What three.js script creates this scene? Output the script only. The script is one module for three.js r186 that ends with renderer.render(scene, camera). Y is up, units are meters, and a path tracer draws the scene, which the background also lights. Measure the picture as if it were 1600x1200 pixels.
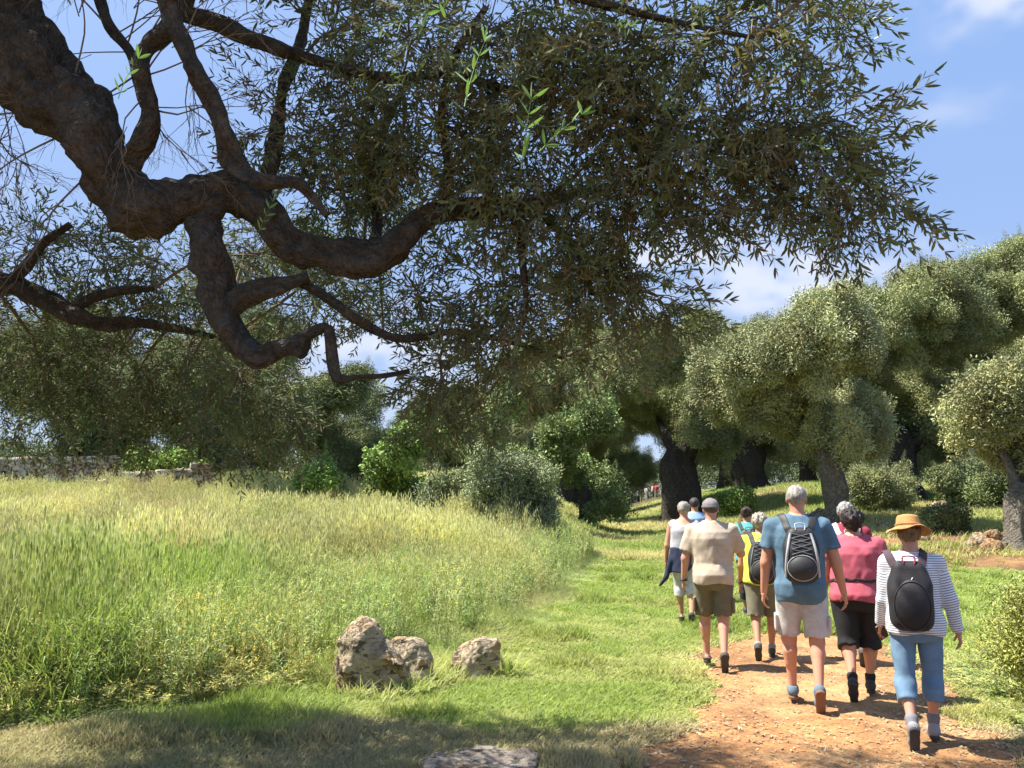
import * as THREE from 'three';
import { mergeGeometries, mergeVertices } from 'three/addons/utils/BufferGeometryUtils.js';

// ---------- camera, sky, sun, exposure ----------
const scene = new THREE.Scene();
const camera = new THREE.PerspectiveCamera(49.96, 4 / 3, 0.1, 900);
camera.position.set(0, 1.78, 0);
camera.rotation.x = Math.atan(180 / 1288);
scene.add(camera);

const renderer = new THREE.WebGLRenderer({ antialias: true });
renderer.toneMapping = THREE.LinearToneMapping;
renderer.toneMappingExposure = 2.5;
renderer.shadowMap.enabled = true;

const SUN = new THREE.Vector3(-0.464, 0.866, -0.187).normalize();   // high, from the side the shadows point away from
const sun = new THREE.DirectionalLight(new THREE.Color(1, 0.945, 0.84), 5);
sun.position.copy(SUN).multiplyScalar(120);
sun.target.position.set(0, 0, -18);
sun.castShadow = true;
sun.shadow.mapSize.set(4096, 4096);
Object.assign(sun.shadow.camera, { left: -60, right: 60, top: 60, bottom: -60, near: 1, far: 300 });
scene.add(sun, sun.target);

// ---------- random numbers and noise ----------
function rng(seed) { let s = seed >>> 0; return () => { s = (s + 0x6d2b79f5) | 0; let t = Math.imul(s ^ (s >>> 15), 1 | s); t = (t + Math.imul(t ^ (t >>> 7), 61 | t)) ^ t; return ((t ^ (t >>> 14)) >>> 0) / 4294967296; }; }
const PERM = new Uint8Array(512); const GV = new Float32Array(256);
{ const r = rng(77); const a = [...Array(256).keys()]; for (let i = 255; i > 0; i--) { const j = Math.floor(r() * (i + 1)); [a[i], a[j]] = [a[j], a[i]]; } for (let i = 0; i < 512; i++) PERM[i] = a[i & 255]; for (let i = 0; i < 256; i++) GV[i] = r() * 2 - 1; }
const fade = t => t * t * (3 - 2 * t);
function noise(x, y = 0, z = 0) {   // value noise, -1..1
  const xi = Math.floor(x), yi = Math.floor(y), zi = Math.floor(z), u = fade(x - xi), v = fade(y - yi), w = fade(z - zi);
  const X = xi & 255, Y = yi & 255, Z = zi & 255, X1 = (X + 1) & 255, Y1 = (Y + 1) & 255, Z1 = (Z + 1) & 255;
  const g = (a, b, c) => GV[PERM[PERM[PERM[a] + b] + c]];
  const l = (a, b, t) => a + (b - a) * t;
  return l(l(l(g(X, Y, Z), g(X1, Y, Z), u), l(g(X, Y1, Z), g(X1, Y1, Z), u), v), l(l(g(X, Y, Z1), g(X1, Y, Z1), u), l(g(X, Y1, Z1), g(X1, Y1, Z1), u), v), w);
}
function fbm(x, y, z = 0, o = 4) { let s = 0, a = 0.5; for (let i = 0; i < o; i++) { s += a * noise(x, y, z); x *= 2.03; y *= 2.03; z *= 2.03; a *= 0.5; } return s; }
const clamp = (x, a = 0, b = 1) => Math.min(b, Math.max(a, x));
const sm = (a, b, x) => fade(clamp((x - a) / (b - a)));
const lerp = (a, b, t) => a + (b - a) * t;

// ---------- sky: clear blue air with thin white wisps ----------
{
  const W = 1536, H = 768, d = new Float32Array(W * H * 4);
  const wisp = (az, el, ra, re, k) => ({ az: az * Math.PI / 180, el: el * Math.PI / 180, ra: ra * Math.PI / 180, re: re * Math.PI / 180, k });
  const wisps = [wisp(18, 14.6, 12, 3.6, 1), wisp(33, 31.5, 9, 4.5, 1), wisp(28, 23.5, 7, 1.8, 0.35), wisp(27, 15.5, 4, 1.6, 0.5), wisp(-8, 8, 16, 5, 0.9), wisp(-50, 20, 18, 5, 0.8), wisp(70, 18, 20, 6, 0.8), wisp(95, 35, 16, 7, 0.7), wisp(-110, 28, 22, 6, 0.8), wisp(140, 22, 22, 6, 0.8), wisp(178, 40, 18, 8, 0.7), wisp(-150, 15, 20, 5, 0.8), wisp(10, 55, 20, 7, 0.5)];
  for (let j = 0; j < H; j++) {
    const el = ((j + 0.5) / H - 0.5) * Math.PI, y = Math.sin(el), c = Math.cos(el);
    for (let i = 0; i < W; i++) {
      const th = ((i + 0.5) / W - 0.5) * 2 * Math.PI, x = c * Math.cos(th), z = c * Math.sin(th);
      const e = Math.max(y, 0), hz = Math.exp(-e * 6.5), g = clamp(x * SUN.x + y * SUN.y + z * SUN.z);
      let r = lerp(0.122, 0.295, hz), gg = lerp(0.199, 0.347, hz), b = lerp(0.37, 0.41, hz);
      const glow = 0.11 * Math.pow(g, 4) + 0.3 * Math.pow(g, 40);
      r += glow * 1.0; gg += glow * 0.95; b += glow * 0.85;
      const az = Math.atan2(x, -z);
      let m = 0;
      for (const s of wisps) { let da = az - s.az; da = Math.atan2(Math.sin(da), Math.cos(da)); const q = (da / s.ra) ** 2 + ((el - s.el + 0.12 * da) / s.re) ** 2; if (q < 5) m = Math.max(m, s.k * Math.exp(-q)); }
      if (m > 0.01) {
        const n = fbm(az * 14 + 3, el * 38, 5, 5) + 0.5 * fbm(az * 55, el * 120, 9, 3);
        const cl = sm(0.12, 0.95, m * (0.72 + 0.95 * n)) * 0.72;
        r = lerp(r, 0.385, cl); gg = lerp(gg, 0.395, cl); b = lerp(b, 0.43, cl);
      }
      if (y < 0) { const k = sm(0, -0.25, y); r = lerp(r, 0.16, k); gg = lerp(gg, 0.17, k); b = lerp(b, 0.11, k); }
      const q = (j * W + i) * 4; d[q] = r; d[q + 1] = gg; d[q + 2] = b; d[q + 3] = 1;
    }
  }
  const t = new THREE.DataTexture(d, W, H, THREE.RGBAFormat, THREE.FloatType);
  t.mapping = THREE.EquirectangularReflectionMapping; t.magFilter = t.minFilter = THREE.LinearFilter; t.needsUpdate = true;
  scene.background = t; scene.environment = t;
}

// ---------- helpers ----------
const V = (x, y, z) => new THREE.Vector3(x, y, z);
const used = new Map();
function numbered(n) { const k = used.get(n) || 0; used.set(n, k + 1); return k ? n + '_' + String(k).padStart(3, '0') : n; }
function tag(o, label, category, group, kind) { if (label) o.userData.label = label; if (category) o.userData.category = category; if (group) o.userData.group = group; if (kind) o.userData.kind = kind; return o; }
function thing(name, label, category, p = [0, 0, 0], yaw = 0, group, kind) { const g = new THREE.Group(); g.name = numbered(name); g.position.set(...p); g.rotation.y = yaw; scene.add(g); return tag(g, label, category, group, kind); }
function part(name, geo, mat, parent) { const m = new THREE.Mesh(geo, mat); m.name = parent === scene ? numbered(name) : name; m.castShadow = m.receiveShadow = true; parent.add(m); return m; }
function instanced(name, geo, mat, mats, cols, parent) {
  const m = new THREE.InstancedMesh(geo, mat, mats.length); m.name = parent === scene ? numbered(name) : name; m.castShadow = m.receiveShadow = true;
  mats.forEach((x, i) => m.setMatrixAt(i, x)); if (cols) cols.forEach((c, i) => m.setColorAt(i, c)); parent.add(m); return m;
}
function rgb(r, g, b) { return new THREE.Color().setRGB(r, g, b); }
function grainTexture(n, fn, srgb) {   // fn(u, v) gives [r, g, b] 0..1
  const d = new Uint8Array(n * n * 4);
  for (let j = 0; j < n; j++) for (let i = 0; i < n; i++) { const c = fn(i / n, j / n), q = (j * n + i) * 4; d[q] = clamp(c[0]) * 255; d[q + 1] = clamp(c[1]) * 255; d[q + 2] = clamp(c[2]) * 255; d[q + 3] = 255; }
  const t = new THREE.DataTexture(d, n, n); t.wrapS = t.wrapT = THREE.RepeatWrapping; t.magFilter = THREE.LinearFilter; t.minFilter = THREE.LinearMipmapLinearFilter; t.generateMipmaps = true;
  if (srgb) t.colorSpace = THREE.SRGBColorSpace; t.needsUpdate = true; return t;
}
function tile(u, v, f, o = 4, s = 0) {   // noise that repeats over the unit square
  let r = 0, a = 0.5;
  for (let k = 0; k < o; k++) { const F = f << k; const n = (x, y) => GV[PERM[PERM[((x % F) + F) % F & 255] + (((y % F) + F) % F & 255)] ^ (s * 31 + k * 7 & 255)]; const x = u * F, y = v * F, xi = Math.floor(x), yi = Math.floor(y), p = fade(x - xi), q = fade(y - yi); r += a * lerp(lerp(n(xi, yi), n(xi + 1, yi), p), lerp(n(xi, yi + 1), n(xi + 1, yi + 1), p), q); a *= 0.55; }
  return r;
}
const toS = c => c <= 0.0031308 ? c * 12.92 : 1.055 * Math.pow(c, 1 / 2.4) - 0.055;
const S3 = (r, g, b) => [toS(clamp(r)), toS(clamp(g)), toS(clamp(b))];
function std(color, rough = 0.9, extra = {}) { return new THREE.MeshStandardMaterial({ color: Array.isArray(color) ? rgb(...color) : color, roughness: rough, side: THREE.DoubleSide, ...extra }); }
function leafy(color, rough = 0.6, trans = 0.35, extra = {}) { return new THREE.MeshPhysicalMaterial({ color: rgb(...color), roughness: rough, transmission: trans, thickness: 0, side: THREE.DoubleSide, ...extra }); }

// a closed surface round the inside of a distance field (surface nets)
function solid(f, lo, hi, cell) {
  const nx = Math.ceil((hi[0] - lo[0]) / cell) + 1, ny = Math.ceil((hi[1] - lo[1]) / cell) + 1, nz = Math.ceil((hi[2] - lo[2]) / cell) + 1;
  const val = new Float32Array(nx * ny * nz), at = (i, j, k) => (k * ny + j) * nx + i;
  // values on a coarse lattice first, so that far cells are skipped
  const ST = 4, skip = cell * ST * 1.9;
  for (let k0 = 0; k0 < nz; k0 += ST) for (let j0 = 0; j0 < ny; j0 += ST) for (let i0 = 0; i0 < nx; i0 += ST) {
    const c = f(lo[0] + (i0 + ST / 2) * cell, lo[1] + (j0 + ST / 2) * cell, lo[2] + (k0 + ST / 2) * cell), far = Math.abs(c) > skip;
    for (let k = k0; k < Math.min(nz, k0 + ST); k++) for (let j = j0; j < Math.min(ny, j0 + ST); j++) for (let i = i0; i < Math.min(nx, i0 + ST); i++)
      val[at(i, j, k)] = far ? c : f(lo[0] + i * cell, lo[1] + j * cell, lo[2] + k * cell);
  }
  const idx = new Int32Array(nx * ny * nz).fill(-1), pos = [], tri = [];
  for (let k = 0; k < nz - 1; k++) for (let j = 0; j < ny - 1; j++) for (let i = 0; i < nx - 1; i++) {
    let n = 0, sx = 0, sy = 0, sz = 0, mask = 0; const v = [];
    for (let c = 0; c < 8; c++) { const q = val[at(i + (c & 1), j + (c >> 1 & 1), k + (c >> 2))]; v.push(q); if (q < 0) mask |= 1 << c; }
    if (mask === 0 || mask === 255) continue;
    for (let c = 0; c < 8; c++) for (const b of [1, 2, 4]) { if (c & b) continue; const e = c | b; if ((v[c] < 0) === (v[e] < 0)) continue; const t = v[c] / (v[c] - v[e]); sx += (c & 1) + (b === 1 ? t : 0); sy += (c >> 1 & 1) + (b === 2 ? t : 0); sz += (c >> 2) + (b === 4 ? t : 0); n++; }
    idx[at(i, j, k)] = pos.length / 3; pos.push(lo[0] + (i + sx / n) * cell, lo[1] + (j + sy / n) * cell, lo[2] + (k + sz / n) * cell);
  }
  const quad = (a, b, c, d, flip) => { if (a < 0 || b < 0 || c < 0 || d < 0) return; if (flip) tri.push(a, c, b, a, d, c); else tri.push(a, b, c, a, c, d); };
  for (let k = 1; k < nz - 1; k++) for (let j = 1; j < ny - 1; j++) for (let i = 1; i < nx - 1; i++) {
    const s = val[at(i, j, k)] < 0;
    if (s !== val[at(i + 1, j, k)] < 0) quad(idx[at(i, j - 1, k - 1)], idx[at(i, j, k - 1)], idx[at(i, j, k)], idx[at(i, j - 1, k)], !s);
    if (s !== val[at(i, j + 1, k)] < 0) quad(idx[at(i - 1, j, k - 1)], idx[at(i - 1, j, k)], idx[at(i, j, k)], idx[at(i, j, k - 1)], !s);
    if (s !== val[at(i, j, k + 1)] < 0) quad(idx[at(i - 1, j - 1, k)], idx[at(i, j - 1, k)], idx[at(i, j, k)], idx[at(i - 1, j, k)], !s);
  }
  const g = new THREE.BufferGeometry(); g.setAttribute('position', new THREE.Float32BufferAttribute(pos, 3));
  const uv = new Float32Array(pos.length / 3 * 2); for (let q = 0; q < pos.length / 3; q++) { uv[q * 2] = Math.atan2(pos[q * 3], pos[q * 3 + 2]) * 0.2; uv[q * 2 + 1] = pos[q * 3 + 1]; }
  g.setAttribute('uv', new THREE.BufferAttribute(uv, 2)); g.setIndex(tri); g.computeVertexNormals(); return g;
}
const smin = (a, b, k) => { const h = Math.max(k - Math.abs(a - b), 0) / k; return Math.min(a, b) - h * h * k * 0.25; };
function cone(p, a, b, ra, rb) {   // distance to a tapered capsule; p, a, b are [x, y, z]
  const bx = b[0] - a[0], by = b[1] - a[1], bz = b[2] - a[2], px = p[0] - a[0], py = p[1] - a[1], pz = p[2] - a[2];
  const t = clamp((px * bx + py * by + pz * bz) / (bx * bx + by * by + bz * bz + 1e-12)), x = px - t * bx, y = py - t * by, z = pz - t * bz;
  return Math.sqrt(x * x + y * y + z * z) - (ra + (rb - ra) * t);
}
function ellipsoid(x, y, z, a, b, c) { const k0 = Math.hypot(x / a, y / b, z / c), k1 = Math.hypot(x / (a * a), y / (b * b), z / (c * c)); return k1 < 1e-9 ? -Math.min(a, b, c) : k0 * (k0 - 1) / k1; }
function rbox(x, y, z, a, b, c, r) { const qx = Math.abs(x) - a + r, qy = Math.abs(y) - b + r, qz = Math.abs(z) - c + r; return Math.hypot(Math.max(qx, 0), Math.max(qy, 0), Math.max(qz, 0)) + Math.min(Math.max(qx, qy, qz), 0) - r; }

// a tube of changing radius through points [x, y, z, r]; knots adds the lumps of old wood
function limbTube(pts, sides = 8, step = 0.08, knots = 0, seed = 1, cap = true, ridged = false) {
  const curve = new THREE.CatmullRomCurve3(pts.map(p => V(p[0], p[1], p[2])), false, 'centripetal');
  const L = curve.getLength(), n = Math.max(2, Math.round(L / step)), pos = [], uv = [], tri = [];
  const m = pts.length - 1; let nrm = null, along = 0, last = null;
  for (let i = 0; i <= n; i++) {
    const t = i / n, c = curve.getPoint(t), T = curve.getTangent(t), q = t * m, k = Math.min(m - 1, Math.floor(q)), r0 = lerp(pts[k][3], pts[k + 1][3], fade(q - k));
    if (!nrm) nrm = Math.abs(T.y) > 0.9 ? V(1, 0, 0) : V(0, 1, 0);
    nrm = nrm.clone().addScaledVector(T, -nrm.dot(T)).normalize(); const bin = T.clone().cross(nrm);
    if (last) along += last.distanceTo(c); last = c;
    for (let s = 0; s <= sides; s++) {
      const a = s / sides * 2 * Math.PI, dx = nrm.clone().multiplyScalar(Math.cos(a)).addScaledVector(bin, Math.sin(a));
      let r = r0; const p0 = c.clone().addScaledVector(dx, r0);
      if (ridged) r *= 1 + knots * (1.0 * noise(Math.cos(a) * 1.6 + seed, c.y * 0.7, Math.sin(a) * 1.6) + 0.8 * noise(Math.cos(a + c.y * 0.25) * 4 + seed, c.y * 0.9, Math.sin(a + c.y * 0.25) * 4) + 0.35 * noise(Math.cos(a) * 9, c.y * 3, Math.sin(a) * 9 + seed));
      else if (knots) r *= 1 + knots * (1.0 * noise(c.x * 4.5 + dx.x * 1.1 + seed, c.y * 4.5 + dx.y * 1.1, c.z * 4.5 + dx.z * 1.1) + 0.25 * noise(p0.x * 26, p0.y * 26, p0.z * 26 + seed) + 0.7 * Math.max(0, noise(c.x * 9 + dx.x * 1.3, c.y * 9 + dx.y * 1.3 + seed, c.z * 9 + dx.z * 1.3) - 0.35) + 0.5 * noise(c.x * 13 + dx.x * 1.7 + seed, c.y * 13 + dx.y * 1.7, c.z * 13 + dx.z * 1.7) + 0.28 * noise(c.x * 4 + Math.cos(a) * 3.3, c.y * 4 + Math.sin(a) * 3.3, seed));
      const p = c.clone().addScaledVector(dx, r); pos.push(p.x, p.y, p.z); uv.push(s / sides * 2 * Math.PI * Math.max(r0, 0.02), along);
    }
  }
  for (let i = 0; i < n; i++) for (let s = 0; s < sides; s++) { const a = i * (sides + 1) + s, b = a + sides + 1; tri.push(a, a + 1, b, a + 1, b + 1, b); }
  if (cap) for (const [row, f] of [[0, true], [n, false]]) { const c = pos.length / 3, p = curve.getPoint(row / n); pos.push(p.x, p.y, p.z); uv.push(0, 0); for (let s = 0; s < sides; s++) { const a = row * (sides + 1) + s; if (f) tri.push(c, a + 1, a); else tri.push(c, a, a + 1); } }
  const g = new THREE.BufferGeometry(); g.setAttribute('position', new THREE.Float32BufferAttribute(pos, 3)); g.setAttribute('uv', new THREE.Float32BufferAttribute(uv, 2)); g.setIndex(tri); g.computeVertexNormals(); return g;
}
const _q = new THREE.Quaternion(), _e = new THREE.Euler();
function placed(x, y, z, rx, ry, rz, sx, sy = sx, sz = sx) { return new THREE.Matrix4().compose(V(x, y, z), new THREE.Quaternion().setFromEuler(new THREE.Euler(rx, ry, rz, 'YXZ')), V(sx, sy, sz)); }
function aimed(p, dir, roll, s) { const q = new THREE.Quaternion().setFromUnitVectors(V(0, 1, 0), dir.clone().normalize()), r = new THREE.Quaternion().setFromAxisAngle(V(0, 1, 0), roll); return new THREE.Matrix4().compose(p, q.multiply(r), V(s, s, s)); }
// ---------- terrain ----------
function groundY(x, z) {
  const D = -z;
  let h = 0.34 * sm(12, 42, D);
  const L = sm(2.2, -5, x - 0.085 * D);
  h += L * (0.5 * sm(7.5, 25, D) + 1.3 * sm(26.5, 33, D) + 0.85 * sm(35, 41, D) + 1.0 * sm(48, 90, D));
  const R = sm(3, 15, x - 0.08 * (D - 18));
  if (D > 19) h += R * 0.085 * (Math.min(D, 46) - 19) * sm(19, 24, D);
  h += 0.035 * noise(x * 0.55, z * 0.55, 3) + 0.014 * noise(x * 1.9, z * 1.9, 7) + (D > 14 ? 0.12 * noise(x * 0.2, z * 0.2, 11) * sm(14, 24, D) : 0);
  return h;
}
// left and right edge of the worn earth path at distance D
const PATH = [[2, -0.7, 2.1], [5.4, 0.62, 3.15], [6.2, 1.02, 3.42], [7.2, 1.5, 3.78], [8.2, 1.85, 4.1], [9.0, 2.02, 4.35], [9.8, 2.25, 4.5], [10.6, 2.75, 4.4], [11.3, 3.35, 4.1]];
function pathEdges(D) { let k = 0; while (k < PATH.length - 2 && D > PATH[k + 1][0]) k++; const a = PATH[k], b = PATH[k + 1], t = clamp((D - a[0]) / (b[0] - a[0])); return [lerp(a[1], b[1], t), lerp(a[2], b[2], t)]; }
function pathIn(x, z) { const D = -z; if (D > 11.3 || D < 2) return D < 2 ? 1 : -1; const [l, r] = pathEdges(D); const e = Math.min(x - l, r - x, 11.3 - D + 0.3), k = sm(0.7, 0.15, e); return e + k * (0.2 * noise(x * 2.2, z * 2.2, 21) + 0.1 * noise(x * 6, z * 6, 22) + 0.05 * noise(x * 15, z * 15, 23)); }   // metres inside the edge
// the boundary of the tall meadow: positive inside it
function meadowIn(x, z) { const D = -z; const pts = [[5.4, -5.4], [6.5, -4.1], [7.3, -2.6], [8.3, -1.15], [10, -0.35], [12.7, 0.45], [17, 1.55], [22, 2.55], [27, 3.0], [33, 2.4]]; let k = 0; while (k < pts.length - 2 && D > pts[k + 1][0]) k++; const a = pts[k], b = pts[k + 1]; const e = lerp(a[1], b[1], (D - a[0]) / (b[0] - a[0])); return (D > 31 ? Math.min(e - x, 31 - D) : D < 5.4 ? -1 : e - x) + 0.3 * noise(x * 0.9, z * 0.9, 31) + 0.15 * noise(x * 2.6, z * 2.6, 32); }
// bare earth showing on the bank and between tufts
function bareEarth(x, z) { const D = -z; return sm(0.1, 0.6, sm(5.5, 2, Math.hypot((x - 12) * 0.62, (D - 23.5 - (x - 12) * 0.25) * 1.25)) + (D > 13 ? 0.55 : 0.32) * noise(x * 0.7, z * 0.7, 41)); }
{
  const N = 300, M = 300, pos = [], uv = [], col = [], tri = [];
  for (let j = 0; j <= M; j++) for (let i = 0; i <= N; i++) {
    const a = i / N * 2 - 1, x = 4 + Math.sign(a) * (20 * Math.abs(a) + 380 * Math.pow(Math.abs(a), 5));
    const b = j / M, z = 12 - 56 * b - 340 * Math.pow(b, 6) + (b < 0.1 ? 60 * Math.pow(1 - b / 0.1, 3) : 0);
    pos.push(x, groundY(x, z), z); uv.push(x / 3, z / 3);
    const e = Math.max(bareEarth(x, z), 0.75 * sm(0.2, -0.5, meadowIn(x, z)) * sm(6.9, 5.6, -z + 0.9 * noise(x * 1.3, z * 1.3, 51)));
    const n = 0.64 + 0.4 * noise(x * 1.7, z * 1.7, 52);
    const g = [0.105 * n, 0.135 * n, 0.035 * n], s = [0.34 * n, 0.19 * n, 0.085 * n];
    col.push(lerp(g[0], s[0], e), lerp(g[1], s[1], e), lerp(g[2], s[2], e));
  }
  for (let j = 0; j < M; j++) for (let i = 0; i < N; i++) { const a = j * (N + 1) + i, b = a + N + 1; tri.push(a, a + 1, b, a + 1, b + 1, b); }
  const g = new THREE.BufferGeometry(); g.setAttribute('position', new THREE.Float32BufferAttribute(pos, 3)); g.setAttribute('uv', new THREE.Float32BufferAttribute(uv, 2)); g.setAttribute('color', new THREE.Float32BufferAttribute(col, 3)); g.setIndex(tri); g.computeVertexNormals();
  const map = grainTexture(512, (u, v) => { const n = 0.75 + 0.45 * tile(u, v, 12, 5, 1) + 0.25 * tile(u, v, 90, 2, 2); return [toS(clamp(n * 0.95)), toS(clamp(n * 0.93)), toS(clamp(n * 0.85))]; }, true);
  const bump = grainTexture(512, (u, v) => { const n = 0.5 + 0.6 * tile(u, v, 24, 5, 3); return [n, n, n]; });
  tag(part('ground', g, std([1, 1, 1], 1, { vertexColors: true, map, bumpMap: bump, bumpScale: 0.03 }), scene), 'rolling grassy ground of the grove under meadow and trees', 'ground', null, 'structure');
}
// the trodden earth path, a sheet just proud of the ground with a ragged edge
{
  const c = 0.06, pos = [], uv = [], col = [], tri = [], id = new Map();
  const vert = (i, j) => { const k = i + ',' + j; if (id.has(k)) return id.get(k); const x = i * c, z = -j * c, w = clamp(pathIn(x, z) / 0.5), n = 0.9 + 0.28 * noise(x * 2.1, z * 2.1, 61) + 0.16 * noise(x * 8, z * 8, 62); id.set(k, pos.length / 3); pos.push(x, groundY(x, z) + 0.006 + w * (0.02 + 0.012 * noise(x * 5, z * 5, 63)), z); uv.push(x / 1.7, z / 1.7); const p = sm(0.1, 0.5, noise(x * 0.9, z * 0.9, 64) + 0.35 * noise(x * 5, z * 5, 65)); col.push(lerp(0.38, 0.425, p) * n, lerp(0.188, 0.245, p) * n, lerp(0.074, 0.112, p) * n); return pos.length / 3 - 1; };
  for (let j = 20; j < 196; j++) for (let i = -40; i < 84; i++) { if (pathIn((i + 0.5) * c, -(j + 0.5) * c) < 0) continue; const a = vert(i, j), b = vert(i + 1, j), d = vert(i, j + 1), e = vert(i + 1, j + 1); tri.push(a, b, e, a, e, d); }
  const g = new THREE.BufferGeometry(); g.setAttribute('position', new THREE.Float32BufferAttribute(pos, 3)); g.setAttribute('uv', new THREE.Float32BufferAttribute(uv, 2)); g.setAttribute('color', new THREE.Float32BufferAttribute(col, 3)); g.setIndex(tri); g.computeVertexNormals();
  const map = grainTexture(1024, (u, v) => { const n = 0.82 + 0.3 * tile(u, v, 16, 5, 4) + 0.3 * tile(u, v, 128, 2, 5), q = tile(u, v, 60, 3, 6) > 0.34 ? 0.72 : 1; return [toS(clamp(n * q)), toS(clamp(n * q * 0.98)), toS(clamp(n * q * 0.95))]; }, true);
  const bump = grainTexture(512, (u, v) => { const n = 0.5 + 0.5 * tile(u, v, 20, 5, 7) + 0.2 * tile(u, v, 100, 2, 8); return [n, n, n]; });
  tag(part('path', g, std([1, 1, 1], 1, { vertexColors: true, map, bumpMap: bump, bumpScale: 0.02 }), scene), 'worn orange earth footpath the walkers follow', 'path', null, 'structure');
}
// ---------- grass, weeds and litter ----------
// one tuft of bent tapering blades, height about 1
function tuftGeo(seed, n, spread, lean, w, seg = 3, heads = 0) {
  const r = rng(seed), pos = [], tri = [], nrm = [];
  const blade = (bx, bz, h, a, ln, w, curl) => {
    const dx = Math.cos(a), dz = Math.sin(a), px = -dz, pz = dx, s0 = pos.length / 3;
    for (let k = 0; k <= seg; k++) {
      const t = k / seg, o = ln * h * t * t, y = h * (t - curl * t * t * t * 0.4), ww = w * (1 - t * t * 0.96) * 0.5, tw = curl * 2 * t, qx = px * Math.cos(tw) + dx * Math.sin(tw), qz = pz * Math.cos(tw) + dz * Math.sin(tw);
      const x = bx + dx * o, z = bz + dz * o;
      pos.push(x - qx * ww, y, z - qz * ww, x + qx * ww, y, z + qz * ww); for (let q = 0; q < 2; q++) nrm.push(-dx * 0.5, 0.8, -dz * 0.5);
      if (k) { const q = s0 + k * 2; tri.push(q - 2, q - 1, q, q - 1, q + 1, q); }
    }
    return [bx + dx * ln * h, h * (1 - curl * 0.4), bz + dz * ln * h];
  };
  for (let i = 0; i < n; i++) { const a = r() * 6.283, d = Math.sqrt(r()) * spread; blade(Math.cos(a) * d, Math.sin(a) * d, 0.45 + 0.55 * r(), r() * 6.283, lean * (0.3 + r()), w * (0.7 + 0.6 * r()), r()); }
  for (let i = 0; i < heads; i++) {   // flowering stems with drooping spikelets
    const a = r() * 6.283, d = Math.sqrt(r()) * spread, h = 1 + 0.35 * r(), la = r() * 6.283, b0 = blade(Math.cos(a) * d, Math.sin(a) * d, h, la, 0.12 + 0.15 * r(), w * 0.4, 0.1);
    for (let k = 0; k < 7; k++) { const t = k / 7, x = b0[0] - Math.cos(la) * 0.06 * t + (r() - 0.5) * 0.09, y = b0[1] - 0.28 * t, z = b0[2] - Math.sin(la) * 0.06 * t + (r() - 0.5) * 0.09, s = pos.length / 3, l = 0.035 + 0.02 * r(), ww = 0.009, an = r() * 6.283; const cx = Math.cos(an) * ww, cz = Math.sin(an) * ww; pos.push(x, y + l, z, x - cx, y, z - cz, x + cx, y, z + cz, x, y - l, z); for (let q = 0; q < 4; q++) nrm.push(0, 1, 0); tri.push(s, s + 1, s + 2, s + 1, s + 3, s + 2); }
  }
  const g = new THREE.BufferGeometry(); g.setAttribute('position', new THREE.Float32BufferAttribute(pos, 3)); g.setIndex(tri); g.computeVertexNormals(); return g;
}
// a weed: stems with many small leaves, height about 1
function weedGeo(seed, stems, leaves, leafL, leafW, flowers = 0) {
  const r = rng(seed), pos = [], tri = [], col = [];
  const quad = (p, d, u, l, w, c) => { const s = pos.length / 3, a = p.clone().addScaledVector(d, l * 0.5).addScaledVector(u, w * 0.5), b = p.clone().addScaledVector(d, l * 0.5).addScaledVector(u, -w * 0.5), e = p.clone().addScaledVector(d, l); for (const q of [p, a, b, e]) { pos.push(q.x, q.y, q.z); col.push(...c); } tri.push(s, s + 2, s + 1, s + 1, s + 2, s + 3); };
  for (let i = 0; i < stems; i++) {
    const a = r() * 6.283, ln = 0.15 + 0.35 * r(), h = 0.6 + 0.4 * r(), o = V((r() - 0.5) * 0.25, 0, (r() - 0.5) * 0.25), P = t => V(o.x + Math.cos(a) * ln * t * t, h * t, o.z + Math.sin(a) * ln * t * t);
    quad(P(0), P(1).sub(P(0)).normalize(), V(Math.sin(a), 0, -Math.cos(a)), P(1).distanceTo(P(0)), 0.014, [0.75, 0.7, 0.45]);
    for (let k = 0; k < leaves; k++) { const t = 0.15 + 0.85 * (k + r()) / leaves, b = r() * 6.283, el = -0.1 + 0.9 * r(), d = V(Math.cos(b) * Math.cos(el), Math.sin(el), Math.sin(b) * Math.cos(el)), u = V(-Math.sin(b), 0.3 * (r() - 0.5), Math.cos(b)).normalize(), v = 0.8 + 0.4 * r(); quad(P(t), d, u, leafL * (0.6 + 0.7 * r()), leafW, [v, v, v]); }
    for (let k = 0; k < flowers; k++) { const p = P(0.75 + 0.25 * r()).add(V((r() - 0.5) * 0.1, 0.03 * r(), (r() - 0.5) * 0.1)); for (let q = 0; q < 3; q++) { const b = r() * 6.283; quad(p, V(Math.cos(b), 0.4, Math.sin(b)).normalize(), V(-Math.sin(b), 0, Math.cos(b)), 0.026, 0.02, [2.2, 1.7, 0.4]); } }
  }
  const g = new THREE.BufferGeometry(); g.setAttribute('position', new THREE.Float32BufferAttribute(pos, 3)); g.setAttribute('color', new THREE.Float32BufferAttribute(col, 3)); g.setIndex(tri); g.computeVertexNormals(); return g;
}
const blade = leafy([1, 1, 1], 1, 0.42), weedLeaf = leafy([1, 1, 1], 1, 0.36, { vertexColors: true });
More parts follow.
